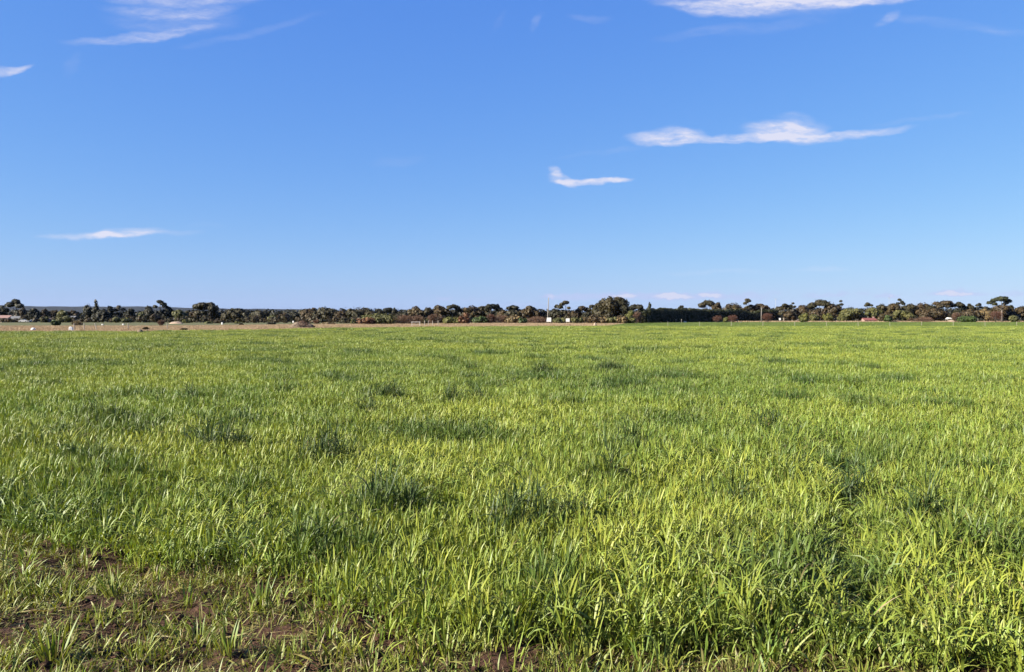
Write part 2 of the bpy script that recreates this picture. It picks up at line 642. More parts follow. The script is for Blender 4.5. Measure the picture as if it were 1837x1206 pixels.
M_SOIL = ground_mat('field_soil', ((0.038, 0.0185, 0.0108), (0.021, 0.0108, 0.0070), (0.060, 0.0320, 0.0195)), 1.1, 26, bump=1.0)
M_DRYG = ground_mat('dry_verge_ground', ((0.1980, 0.1368, 0.0912), (0.1680, 0.1140, 0.0750), (0.2220, 0.1620, 0.1140)), .12, 1.6, bump=0)
M_PADD = ground_mat('paddock_turf', ((0.0600, 0.0612, 0.0216), (0.0480, 0.0540, 0.0192), (0.0750, 0.0690, 0.0300)), .06, .7, bump=0)
M_FARG = ground_mat('second_crop_ground', ((0.0450, 0.0570, 0.0132), (0.0390, 0.0528, 0.0120), (0.0540, 0.0630, 0.0180)), .05, .5, bump=0)
M_HILL = ground_mat('hill_bush', ((0.0052, 0.0064, 0.0056), (0.003, 0.004, 0.004), (0.0105, 0.0115, 0.008)), .0018, .011, bump=0)


# ------------------------------------------------------------------ ground
# crop boundaries
FAR_PX = [-400, 0, 250, 400, 500, 600, 750, 900, 1065, 1150, 1500, 1837, 2300]
FAR_D = [86, 87, 89, 99, 110, 121, 134, 144, 157, 152, 152, 152, 152]


def far_edge(x, y):
    """distance of the crop's far edge along the line of sight to (x, y)"""
    px = W0 / 2 + F * np.asarray(x) / np.maximum(np.asarray(y), .1)
    return np.interp(px, FAR_PX, FAR_D)


NEAR_X = [-9, -4.6, -3.9, -3.0, -2.3, -1.7, -1.1, -0.6, -0.1, 0.4, 1.2, 2.0, 9]
NEAR_Y = [6.6, 6.3, 5.95, 5.6, 5.2, 4.85, 4.45, 4.15, 3.98, 3.9, 3.75, 3.5, 3.2]


def near_edge(x):
    return np.interp(x, NEAR_X, NEAR_Y) + .30 * (vnoise(x, x * 0, .45, 3) - .5) + .12 * (vnoise(x, x * 0, .15, 4) - .5)


def ground_z(x, y):
    """small bumps of the tilled soil close to the camera, fading out"""
    f = np.clip((11 - y) / 4, 0, 1) * np.clip((y + 3) / 2, 0, 1) * np.clip((9 - np.abs(x)) / 2, 0, 1)
    return f * (.12 * (fnoise(x, y, .8, 11, 2) - .5) + .09 * (fnoise(x, y, .17, 12, 3) - .5) + .035 * (vnoise(x, y, .06, 13) - .5))


def build_ground():
    xs = np.concatenate((-np.geomspace(6000, 9.2, 26), np.arange(-9, -4.5, .3), np.arange(-4.5, 4.5, .045), np.arange(4.5, 9.01, .3), np.geomspace(9.2, 6000, 26)))
    ys = np.concatenate((-np.geomspace(2000, 3.2, 12), np.arange(-3, 2.0, .35), np.arange(2.0, 7.6, .045), np.arange(7.6, 12, .3), np.geomspace(12.2, 6000, 40)))
    X, Y = np.meshgrid(xs, ys)
    Z = ground_z(X, Y)
    v = np.stack((X, Y, Z), -1).reshape(-1, 3)
    nx, ny = len(xs), len(ys)
    i = (np.arange(ny - 1)[:, None] * nx + np.arange(nx - 1)[None]).ravel()
    q = np.stack((i, i + 1, i + nx + 1, i + nx), -1)
    me = mesh_np('ground', v, np.full(len(q), 4), q, M_SOIL, smooth=True)
    tag(mesh_obj('ground', me), 'brown tilled soil of the field, bare in the near left corner', 'ground', kind='structure')


build_ground()


def strip(name, stations, z, mat, label, cat):
    """sheet between a near and a far distance given at photograph columns"""
    st = np.array(stations, float)
    px = np.linspace(st[0, 0], st[-1, 0], 60)
    n = np.interp(px, st[:, 0], st[:, 1])
    f = np.interp(px, st[:, 0], st[:, 2])
    v = []
    for t in np.linspace(0, 1, 6):
        d = n * (1 - t) + f * t
        v.append(np.stack(((px - W0 / 2) / F * d, d, np.full(len(px), z)), -1))
    v = np.concatenate(v)
    nx = len(px)
    i = (np.arange(5)[:, None] * nx + np.arange(nx - 1)[None]).ravel()
    q = np.stack((i, i + 1, i + nx + 1, i + nx), -1)
    tag(mesh_obj(name, mesh_np(name, v, np.full(len(q), 4), q, mat)), label, cat, kind='structure')


VERGE = [(-420, 85, 172), (0, 86, 172), (300, 89, 178), (420, 99, 190), (520, 111, 215), (640, 124, 235), (760, 135, 262), (900, 143, 300), (1065, 156, 320), (1095, 190, 325), (1130, 300, 330)]
strip('dry_verge', VERGE, .012, M_DRYG, 'pinkish tan dry grass strip along the far left edge of the field', 'verge')
strip('paddock', [(-500, 172, 1400), (0, 172, 1400), (300, 178, 1400), (420, 190, 1400), (520, 215, 1400), (640, 235, 1400), (760, 262, 1400), (900, 300, 1400)], .006, M_PADD, 'dull green paddock beyond the dry strip on the left', 'paddock')
strip('far_crop', [(1060, 157, 340), (1110, 150, 345), (1300, 151, 372), (1837, 151, 385), (2400, 151, 385)], .008, M_FARG, 'darker green second crop beyond the pale fence posts', 'field')
strip('far_dry_strip', [(1060, 322, 1500), (1110, 340, 1500), (1300, 372, 1500), (1837, 385, 1500), (2400, 385, 1500)], .016, M_DRYG, 'pale dry strip below the trees on the right', 'verge')


def build_hills():
    """low wooded ridge far away on the left"""
    R = rs(3)
    px = np.linspace(-450, 760, 140)
    prof_px = [-900, -300, 0, 60, 160, 250, 330, 420, 500, 560, 620, 700, 760]
    prof_py = [540, 545, 547.5, 549.5, 550.5, 550, 552, 554, 554.5, 556, 559, 566, 571]
    top = np.interp(px, prof_px, prof_py) + 1.0 * (fnoise(px, px * 0, 30, 21, 3) - .5) * 2
    rows = []
    for t, d, k in ((0, 2600, 0), (.25, 3000, .30), (.45, 3300, .50), (.7, 3700, .8), (.88, 4000, .95), (1, 4200, 1.0), (1.2, 5200, .6)):
        z = (CAM_H + (HZ - top) / F * 4200) * k
        z = np.maximum(z + (0 if k in (0,) else 1) * 5.0 * (fnoise(px, px * 0 + d, 12, 22, 3) - .5) * (1 if t <= 1 else 0), -2)
        if t == 0:
            z = z * 0 - 2
        rows.append(np.stack(((px - W0 / 2) / F * d, np.full(len(px), d), z), -1))
    v = np.concatenate(rows)
    nx = len(px)
    i = (np.arange(len(rows) - 1)[:, None] * nx + np.arange(nx - 1)[None]).ravel()
    q = np.stack((i, i + 1, i + nx + 1, i + nx), -1)
    tag(mesh_obj('hills', mesh_np('hills', v, np.full(len(q), 4), q, M_HILL, smooth=True)), 'low blue wooded hills on the far left skyline', 'hills', kind='structure')


build_hills()


# ------------------------------------------------------------------ leaves and grass
def blades(R, bx, by, bz, az, th0, bend, L, W, dry, hue, S, twist=None, power=1.5):
    """curved tapering strips; returns verts, faces_n, loops, attribute rows"""
    n = len(bx)
    s = np.linspace(0, 1, S + 1)
    th = th0[:, None] + bend[:, None] * ((s[:-1] + .5 / S) ** power)[None]
    step = (L / S)[:, None]
    hx = np.concatenate((np.zeros((n, 1)), np.cumsum(np.sin(th) * step, 1)), 1)
    hz = np.concatenate((np.zeros((n, 1)), np.cumsum(np.cos(th) * step, 1)), 1)
    ca, sa = np.cos(az)[:, None], np.sin(az)[:, None]
    P = np.stack((bx[:, None] + hx * ca, by[:, None] + hx * sa, bz[:, None] + hz), -1)
    tw = (twist if twist is not None else R.uniform(-.9, .9, n))[:, None] * (0.4 + s[None])
    th2 = np.concatenate((th, th[:, -1:]), 1)
    nrm = np.stack((-np.cos(th2) * ca, -np.cos(th2) * sa, np.sin(th2)), -1)
    side = np.stack((-sa * np.ones_like(s), ca * np.ones_like(s), 0 * th2), -1)
    sd = side * np.cos(tw)[..., None] + nrm * np.sin(tw)[..., None]
    prof = np.clip(1.1 * (1 - s ** 2.3), 0, 1) * (.55 + .45 * np.minimum(1, s * 3.5))
    w = W[:, None] * prof[None] * .5
    A, B = P - sd * w[..., None], P + sd * w[..., None]
    V = np.empty((n, 2 * S + 1, 3))
    V[:, 0:2 * S:2] = A[:, :S]
    V[:, 1:2 * S:2] = B[:, :S]
    V[:, 2 * S] = P[:, S]
    at_ = np.empty((n, 2 * S + 1, 3))
    at_[..., 0] = hue[:, None]
    sv = np.concatenate((np.repeat(s[:S], 2), [1.0]))
    tip = np.where(R.rand(n) < .45, R.uniform(.2, 1, n), 0)
    at_[..., 1] = np.clip(dry[:, None] * (0.75 + .5 * sv[None]) - .2 * (1 - sv[None]) + tip[:, None] * np.clip((sv[None] - .62) * 2.6, 0, 1) * .8, 0, 1)
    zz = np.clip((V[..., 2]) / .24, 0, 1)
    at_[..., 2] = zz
    o = (np.arange(n) * (2 * S + 1))[:, None]
    quads = np.concatenate([o + np.array([[2 * j, 2 * j + 1, 2 * j + 3, 2 * j + 2]]) for j in range(S - 1)], 0) if S > 1 else np.zeros((0, 4), int)
    tris = o + np.array([[2 * S - 2, 2 * S - 1, 2 * S]])
    fn = np.concatenate((np.full(len(quads), 4), np.full(len(tris), 3)))
    loops = np.concatenate((quads.ravel(), tris.ravel()))
    return V.reshape(-1, 3), fn, loops, at_.reshape(-1, 3)


def join(parts):
    vs, fs, ls, As, off = [], [], [], [], 0
    for v, f, l, a in parts:
        vs.append(v)
        fs.append(f)
        ls.append(l + off)
        As.append(a)
        off += len(v)
    return np.concatenate(vs), np.concatenate(fs), np.concatenate(ls), np.concatenate(As)


def cereal(R, n_plants, radius, S, wk=1.0, hk=1.0, leaves=(8, 12), arch=.25, dryp=.05, lean=.06):
    """young cereal plants: tillers with leaves at several heights"""
    bx, by, bz, az, th, bd, LL, WW, dr, hu = [], [], [], [], [], [], [], [], [], []
    for k in range(n_plants):
        r = radius * math.sqrt(R.rand())
        a = R.rand() * 2 * math.pi
        x0, y0 = r * math.cos(a), r * math.sin(a)
        plant_h = hk * R.uniform(.82, 1.12)
        hue0 = R.rand()
        for j in range(R.randint(*leaves)):
            h0 = R.uniform(0, .225) * plant_h
            aa = R.rand() * 2 * math.pi
            sp = .012 + .035 * R.rand()
            bx.append(x0 + math.cos(aa) * sp)
            by.append(y0 + math.sin(aa) * sp)
            bz.append(h0 - .015)
            az.append(aa)
            dead = R.rand() < dryp
            fl = R.rand() < arch
            th.append(abs(R.normal(.10, .17)) + (.25 if fl else 0) + (.4 if dead else 0))
            bd.append(R.uniform(.9, 2.3) if fl else R.uniform(.05, .75))
            LL.append(plant_h * (R.uniform(.065, .140) if not fl else R.uniform(.09, .18)) * (.7 if dead else 1))
            WW.append(wk * R.uniform(.0055, .0115))
            dr.append(R.uniform(.6, 1) if dead else max(0, R.normal(0, .10)))
            hu.append(np.clip(.6 * hue0 + .4 * R.rand() + R.normal(0, .1), 0, 1))
    A = [np.array(q, float) for q in (bx, by, bz, az, th, bd, LL, WW, dr, hu)]
    # a light breeze pushes tips to the right
    v, f, l, a = blades(R, *A, S)
    v[:, 0] += lean * np.clip(v[:, 2], 0, 1) ** 1.3
    return v, f, l, a


def short_grass(R, n, radius, lmin, lmax, wmin, wmax, dryp, S=3, spread=.9):
    r = radius * np.sqrt(R.rand(n))
    a = R.rand(n) * 2 * math.pi
    az = a + R.normal(0, .8, n)
    dead = R.rand(n) < dryp
    return blades(R, r * np.cos(a), r * np.sin(a), np.full(n, -.008), az, R.uniform(.05, spread, n), R.uniform(.1, 1.3, n), R.uniform(lmin, lmax, n), R.uniform(wmin, wmax, n),
                  np.where(dead, R.uniform(.6, 1, n), R.uniform(0, .15, n)), R.rand(n), S)


def litter(R, n, radius):
    """dead straw lying on the soil"""
    r = radius * np.sqrt(R.rand(n))
    a = R.rand(n) * 2 * math.pi
    return blades(R, r * np.cos(a), r * np.sin(a), R.uniform(.004, .025, n), R.rand(n) * 6.28, R.uniform(1.25, 1.6, n), R.uniform(-.3, .5, n), R.uniform(.05, .17, n), R.uniform(.004, .010, n),
                  R.uniform(.45, 1, n), R.rand(n), 3)


def variants(prefix, makers, mat):
    """library of tufts that the scattering picks from; not linked to the scene"""
    c = bpy.data.collections.new(prefix)
    for i, fn in enumerate(makers):
        v, f, l, a = fn(rs(1000 + i))
        me = mesh_np('%s_%03d' % (prefix, i), v, f, l, mat, {'lf': a}, smooth=True)
        c.objects.link(bpy.data.objects.new('%s_%03d' % (prefix, i), me))
    return c


def bake(coll_or_makers, P, rot, scl, idx, lush, tone, mat, name):
    """the same scattering as real mesh: one set of triangles close to the camera"""
    lib = [m(rs(1000 + i)) for i, m in enumerate(coll_or_makers)]
    out, LU, TO = [], [], []
    cx, sx = np.cos(rot[:, 0]), np.sin(rot[:, 0])
    cy, sy = np.cos(rot[:, 1]), np.sin(rot[:, 1])
    cz, sz_ = np.cos(rot[:, 2]), np.sin(rot[:, 2])
    for k in range(len(P)):
        v, f, l, a = lib[idx[k]]
        w = v * scl[k]
        y1 = w[:, 1] * cx[k] - w[:, 2] * sx[k]
        z1 = w[:, 1] * sx[k] + w[:, 2] * cx[k]
        x2 = w[:, 0] * cy[k] + z1 * sy[k]
        z2 = -w[:, 0] * sy[k] + z1 * cy[k]
        q = np.stack((x2 * cz[k] - y1 * sz_[k], x2 * sz_[k] + y1 * cz[k], z2), -1) + P[k]
        out.append((q, f, l, a))
        LU.append(np.full(len(q), lush[k]))
        TO.append(np.full(len(q), tone[k]))
    v, f, l, a = join(out)
    me = mesh_np(name, v, f, l, mat, {'lf': a}, smooth=True)
    for nm, d in (('lush', LU), ('tone', TO)):
        t = me.attributes.new(nm, 'FLOAT', 'POINT')
        t.data.foreach_set('value', np.concatenate(d).astype(np.float32))
    print(name, 'triangles', int((f - 2).sum()))
    return me


def scatter(name, coll, P, rot, scl, idx, lush, tone, label, cat, near=None):
    me = bpy.data.meshes.new(name)
    n = len(P)
    me.vertices.add(n)
    me.vertices.foreach_set('co', P.astype(np.float32).ravel())
    for k, t, d, p in (('rot', 'FLOAT_VECTOR', rot, 'vector'), ('scl', 'FLOAT_VECTOR', scl, 'vector'), ('idx', 'INT', idx, 'value'), ('lush', 'FLOAT', lush, 'value'), ('tone', 'FLOAT', tone, 'value')):
        a = me.attributes.new(k, t, 'POINT')
        a.data.foreach_set(p, np.ascontiguousarray(d, np.int32 if t == 'INT' else np.float32).ravel())
    me.update()
    o = mesh_obj(name, me)
    ng = bpy.data.node_groups.new('scatter_' + name, 'GeometryNodeTree')
    ng.interface.new_socket(name='Geometry', in_out='INPUT', socket_type='NodeSocketGeometry')
    ng.interface.new_socket(name='Geometry', in_out='OUTPUT', socket_type='NodeSocketGeometry')
    N, L = ng.nodes.new, ng.links.new
    gi, go = N('NodeGroupInput'), N('NodeGroupOutput')
    iop = N('GeometryNodeInstanceOnPoints')
    ci = N('GeometryNodeCollectionInfo')
    ci.inputs['Collection'].default_value = coll
    ci.inputs['Separate Children'].default_value = True
    ci.inputs['Reset Children'].default_value = True

    def attr(nm, t):
        a = N('GeometryNodeInputNamedAttribute')
        a.data_type = t
        a.inputs['Name'].default_value = nm
        return [s for s in a.outputs if s.enabled and s.name == 'Attribute'][0]
    L(gi.outputs[0], iop.inputs['Points'])
    L(ci.outputs[0], iop.inputs['Instance'])
    iop.inputs['Pick Instance'].default_value = True
    L(attr('idx', 'INT'), iop.inputs['Instance Index'])
    L(attr('rot', 'FLOAT_VECTOR'), iop.inputs['Rotation'])
    L(attr('scl', 'FLOAT_VECTOR'), iop.inputs['Scale'])
    if near is None:
        L(iop.outputs[0], go.inputs[0])
    else:
        ob = bpy.data.objects.new(near.name, near)      # library object, not linked to the scene
        oi = N('GeometryNodeObjectInfo')
        oi.inputs['Object'].default_value = ob
        jn = N('GeometryNodeJoinGeometry')
        L(iop.outputs[0], jn.inputs[0])
        L(oi.outputs['Geometry'], jn.inputs[0])
        L(jn.outputs[0], go.inputs[0])
    md = o.modifiers.new('scatter', 'NODES')
    md.node_group = ng
    return tag(o, label, cat, kind='stuff')


def jgrid(R, y0, y1, cell, slope=.665, pad=1.6, x_min=None):
    """jittered grid over the visible wedge"""
    out = []
    ys = np.arange(y0, y1, cell)
    for y in ys:
        hw = slope * y + pad
        xs = np.arange(-hw if x_min is None else max(-hw, x_min), hw, cell)
        out.append(np.stack((xs + R.uniform(-.5, .5, len(xs)) * cell, np.full(len(xs), y) + R.uniform(-.5, .5, len(xs)) * cell), -1))
    return np.concatenate(out)


# lush clumps that stand out in the photograph: px, py, width in px
CLUMPS = [
    (342, 714, 34, 'lone dark tuft of tall grass standing out in the left mid field'),
    (172, 752, 95, 'broad dark green clump of grass near the left edge of the crop'),
    (690, 712, 74, 'dark green clump left of the pair in the middle of the field'),
    (806, 716, 46, 'dark green clump with a shadowed right side in mid field centre'),
    (852, 716, 30, 'small dark clump just right of the central dark clump'),
    (1090, 667, 84, 'long low dark clump farthest out in the field right of centre'),
    (975, 669, 48, 'low dark clump left of the farthest long clump'),
    (385, 795, 100, 'wide shaggy dark clump in the left middle of the crop'),
    (575, 815, 115, 'widest shaggy dark clump left of centre with drooping blades'),
    (1125, 790, 52, 'dark clump right of centre with arching blades'),
    (1370, 762, 60, 'dark grass clump in the right middle field'),
    (1085, 846, 58, 'dark arching clump below the centre right of the crop'),
    (940, 928, 150, 'large dark shaded clump in the centre foreground crop'),
    (690, 905, 110, 'dark clump of tall blades in the left centre foreground'),
    (1312, 892, 60, 'dark hollow clump in the right foreground crop'),
    (1530, 872, 66, 'tall dark clump towards the right edge of the foreground'),
    (1660, 925, 84, 'dark shaded clump nearest the lower right edge of the crop'),
    (655, 735, 30, 'small dark tuft below the left dark clump in mid field'),
]


def clump_pos(px, py):
    u, v = uv_of(px, py)
    d = (CAM_H - .24) / -v
    return u * d, d


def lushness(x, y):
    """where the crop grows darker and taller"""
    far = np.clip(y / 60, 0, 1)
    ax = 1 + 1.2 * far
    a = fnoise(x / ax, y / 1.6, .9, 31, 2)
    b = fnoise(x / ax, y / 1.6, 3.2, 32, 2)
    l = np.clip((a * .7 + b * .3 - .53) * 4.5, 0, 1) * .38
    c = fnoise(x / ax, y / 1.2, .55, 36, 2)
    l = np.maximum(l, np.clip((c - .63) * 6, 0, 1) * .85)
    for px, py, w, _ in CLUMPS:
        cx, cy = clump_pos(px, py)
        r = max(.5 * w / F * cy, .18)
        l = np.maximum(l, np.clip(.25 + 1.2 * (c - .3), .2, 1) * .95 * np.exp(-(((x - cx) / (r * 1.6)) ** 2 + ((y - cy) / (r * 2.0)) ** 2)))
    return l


def track(x, y):
    """trampled line through the crop on the right"""
    c = np.interp(y, [3, 4.9, 6.2, 8, 12, 20], [1.75, 1.95, 2.6, 3.35, 4.3, 6.2]) + .18 * (vnoise(y, y * 0, 1.1, 44) - .5)
    return np.exp(-((np.asarray(x) - c) / .16) ** 2) * np.clip((18 - np.asarray(y)) / 8, 0, 1)


def build_crop():
    R = rs(5)
    nearmk = [lambda r: cereal(r, 1, .02, 3, leaves=(10, 15), arch=.24)] * 26 + [lambda r: cereal(r, 1, .02, 4, wk=1.15, hk=1.15, leaves=(9, 13), arch=.6, dryp=.10)] * 12
    mk, base = [], {}

    def add(key, fns):
        base[key] = (len(mk), len(fns))
        mk.extend(fns)
    add('B', [lambda r: cereal(r, 105, .40, 3, wk=1.15, leaves=(9, 13), arch=.40)] * 18)
    add('C', [lambda r: cereal(r, 170, .72, 2, wk=1.8, leaves=(8, 11), arch=.40)] * 14)
    add('D', [lambda r: cereal(r, 190, 1.25, 2, wk=3.2, leaves=(6, 9), arch=.3)] * 10)
    coll = variants('crop_plant', mk, M_CROP)
    P, I, K = [], [], []
    for key, y0, y1, cell in (('A', 3.3, 10.2, .050), ('B', 8.8, 34, .52), ('C', 30, 98, .95), ('D', 88, 162, 1.7)):
        p = jgrid(R, y0, y1, cell, pad=1.0 if key == 'A' else 2.0)
        d = p[:, 1]
        keep = np.ones(len(p), bool)
        # soft hand-over between the sizes of tuft
        if key != 'A':
            keep &= R.rand(len(p)) < np.clip((d - y0) / (y0 * .16), 0, 1)
        if key != 'D':
            keep &= R.rand(len(p)) < np.clip((y1 - d) / (y1 * .14), 0, 1)
        keep &= d < far_edge(p[:, 0], p[:, 1]) - R.rand(len(p)) * .01 * d
        if key == 'A':
            ne = near_edge(p[:, 0])
            keep &= (d > ne) | ((d > ne - .55) & (R.rand(len(p)) < .035 * np.clip(fnoise(p[:, 0], p[:, 1], .3, 45, 2) * 3 - .6, 0, 1)))
            # plants thin out towards the bare corner
            e = np.maximum(d - ne, 0)
            thin = np.clip(.6 + e * 1.0, 0, 1)
            thin = np.where(d < ne, 1, thin)
            thin = np.where(p[:, 0] > -.7, 1, thin)
            keep &= R.rand(len(p)) < thin
            # small gaps
            keep &= fnoise(p[:, 0], p[:, 1], .35, 41, 2) > .24
        p = p[keep]
        P.append(p)
        K.append(np.full(len(p), key == 'A'))
        if key == 'A':
            lol = (p[:, 0] > .5) & (p[:, 1] < 5.4) | (fnoise(p[:, 0], p[:, 1], .8, 42, 2) > .60)
            lol |= track(p[:, 0], p[:, 1]) > .4
            i = np.where(lol & (R.rand(len(p)) < .7), 26 + R.randint(0, 12, len(p)), R.randint(0, 26, len(p)))
        else:
            b, n = base[key]
            i = b + R.randint(0, n, len(p))
        I.append(i)
    p, idx, isA = np.concatenate(P), np.concatenate(I), np.concatenate(K)
    n = len(p)
    x, y = p[:, 0], p[:, 1]
    z = ground_z(x, y)
    lush = lushness(x, y)
    hgt = (.80 + .40 * fnoise(x, y, 2.2, 33, 3) + .34 * lush) * R.uniform(.86, 1.14, n)
    e = np.clip((y - near_edge(x)) / 1.0, 0, 1)
    hgt *= 1 - .38 * track(x, y)
    hgt *= np.where(x < -.7, .74 + .26 * e, .96 + .04 * e)
    wid = .92 + .2 * R.rand(n)
    tone = np.clip(fnoise(x / (1 + y / 40), y, 3.0, 34, 3) * 1.5 - .25 + R.normal(0, .14, n) - .22 * np.clip((y - 20) / 60, 0, 1), 0, 1)  # far leaves coloured brighter and yellower to stand for sunlit plant tops
    tilt = np.where(isA, .10, .03)
    rot = np.stack((R.normal(0, 1, n) * tilt, R.normal(.3, 1, n) * tilt, R.uniform(-math.pi, math.pi, n) * .5), -1)
    scl = np.stack((wid, wid, hgt), -1)
    P3 = np.stack((x, y, z), -1)
    a, b = isA, ~isA
    near = bake(nearmk, P3[a], rot[a], scl[a], idx[a], lush[a], tone[a], M_CROPNEAR, 'near_crop')
    scatter('crop_grass', coll, P3[b], rot[b], scl[b], idx[b], lush[b], tone[b], 'bright green young cereal crop filling the whole field', 'crop', near=near)
    print('crop tufts', a.sum(), b.sum())


build_crop()


def build_far_crop():
    R = rs(15)
    coll = variants('far_crop_plant', [lambda r: cereal(r, 30, 1.1, 2, wk=4.5, hk=.6, leaves=(6, 9), arch=.3)] * 6, M_CROP)
    p = jgrid(R, 153, 372, 1.9, pad=6, x_min=14)
    px = W0 / 2 + F * p[:, 0] / p[:, 1]
    far = np.interp(px, [1060, 1110, 1300, 1837, 2400], [335, 345, 370, 383, 383])
    p = p[(px > 1072) & (p[:, 1] < far) & (p[:, 1] > far_edge(p[:, 0], p[:, 1]) + 1)]
    n = len(p)
    rot = np.stack((np.zeros(n), np.zeros(n), R.uniform(-1.5, 1.5, n)), -1)
    s = R.uniform(.8, 1.2, (n, 3))
    scatter('far_crop_grass', coll, np.stack((p[:, 0], p[:, 1], np.zeros(n)), -1), rot, s, R.randint(0, 6, n), R.uniform(.45, .6, n), R.uniform(.6, .9, n),
            'darker green crop beyond the pale fence posts', 'crop')


build_far_crop()


def build_near_grass():
    """thin short grass and straw on the bare corner"""
    R = rs(25)
    fns = [lambda r: short_grass(r, 18, .07, .04, .11, .003, .007, .14)] * 10 + [lambda r: short_grass(r, 14, .05, .06, .15, .004, .0085, .10, 3, .8)] * 8 + [lambda r: short_grass(r, 20, .09, .03, .08, .002, .005, .32)] * 6
    p = jgrid(R, 2.9, 7.2, .062, slope=.66, pad=.9)
    x, y = p[:, 0], p[:, 1]
    ne = near_edge(x)
    cover = fnoise(x, y, .38, 51, 3)
    bare = np.exp(-(((x + 1.85) / 1.35) ** 2 + ((y - 4.22) / .46) ** 2))          # the barest patch
    bare += .9 * np.exp(-(((x + 3.2) / .8) ** 2 + ((y - 5.3) / .3) ** 2))
    bare += .8 * np.exp(-(((x + .35) / .55) ** 2 + ((y - 3.95) / .2) ** 2))
    dens = np.clip((cover - .27) * 4.8, .26, 1) * (1 - .58 * np.clip(bare, 0, 1))
    dens = np.where(x > .5, np.maximum(dens, .7), dens)
    dens *= np.where(y > ne, .18, 1)
    k = R.rand(len(p)) < dens
    p, cover, bare = p[k], cover[k], bare[k]
    x, y = p[:, 0], p[:, 1]
    n = len(p)
    tall = R.rand(n) < np.clip((cover - .45) * 2.2 + np.where(x > .3, .35, 0) + np.clip(3.75 - y, 0, .5), .06, .8)
    idx = np.where(tall, 10 + R.randint(0, 8, n), np.where(R.rand(n) < .62 - .35 * np.clip(bare, 0, 1), R.randint(0, 10, n), 18 + R.randint(0, 6, n)))
    s = R.uniform(.75, 1.3, n)
    rot = np.stack((R.normal(0, .12, n), R.normal(0, .12, n), R.uniform(-3.14, 3.14, n)), -1)
    me = bake(fns, np.stack((x, y, ground_z(x, y)), -1), rot, np.stack((s, s, s * R.uniform(.8, 1.2, n)), -1), idx,
              np.clip(R.normal(.12, .15, n), 0, .6), np.clip(R.normal(.45, .25, n), 0, 1), M_CROPNEAR, 'short_grass')
    tag(mesh_obj('short_grass', me), 'thin short grass over the brown soil in the near left corner', 'grass', kind='stuff')
    coll2 = variants('straw', [lambda r: litter(r, 13, .12)] * 10, M_CROP)
    p = jgrid(R, 2.2, 7.0, .15, slope=.7, pad=1.2)
    p = p[(p[:, 1] < near_edge(p[:, 0]) + .5) & (R.rand(len(p)) < .5)]
    n = len(p)
    scatter('dead_straw', coll2, np.stack((p[:, 0], p[:, 1], ground_z(p[:, 0], p[:, 1])), -1), np.stack((np.zeros(n), np.zeros(n), R.uniform(-3, 3, n)), -1), R.uniform(.7, 1.3, (n, 3)),
            R.randint(0, 10, n), np.zeros(n), R.rand(n), 'pale dead straw lying on the bare soil of the near left corner', 'straw')


build_near_grass()


def build_clods():
    """crumbs and clods of tilled soil on the bare corner"""
    R = rs(26)
    import bmesh
    lib = []
    for k in range(6):
        bm = bmesh.new()
        bmesh.ops.create_icosphere(bm, subdivisions=1, radius=1)
        v = np.array([q.co[:] for q in bm.verts])
        f = np.array([[q.index for q in p.verts] for p in bm.faces])
        bm.free()
        lib.append((v * R.uniform(.65, 1.3, (len(v), 1)) * np.array([1, R.uniform(.7, 1), R.uniform(.5, .8)]), f))
    p = jgrid(R, 2.9, 6.6, .055, slope=.66, pad=.8)
    p = p[(p[:, 1] < near_edge(p[:, 0]) + .25) & (R.rand(len(p)) < np.clip(fnoise(p[:, 0], p[:, 1], .3, 71, 2) * 1.6 - .35, .05, .9))]
    z = ground_z(p[:, 0], p[:, 1])
    V, Fc, off = [], [], 0
    for k in range(len(p)):
        v, f = lib[k % 6]
        s = .006 + .032 * R.rand() ** 3
        a = R.rand() * 6.283
        q = v * s
        V.append(np.stack((q[:, 0] * math.cos(a) - q[:, 1] * math.sin(a) + p[k, 0], q[:, 0] * math.sin(a) + q[:, 1] * math.cos(a) + p[k, 1], q[:, 2] + z[k] + s * .2), -1))
        Fc.append(f + off)
        off += len(v)
    f = np.concatenate(Fc)
    tag(mesh_obj('soil_clods', mesh_np('soil_clods', np.concatenate(V), np.full(len(f), 3), f, M_SOIL)), 'crumbly brown clods on the bare soil of the near left corner', 'soil', kind='stuff')


build_clods()


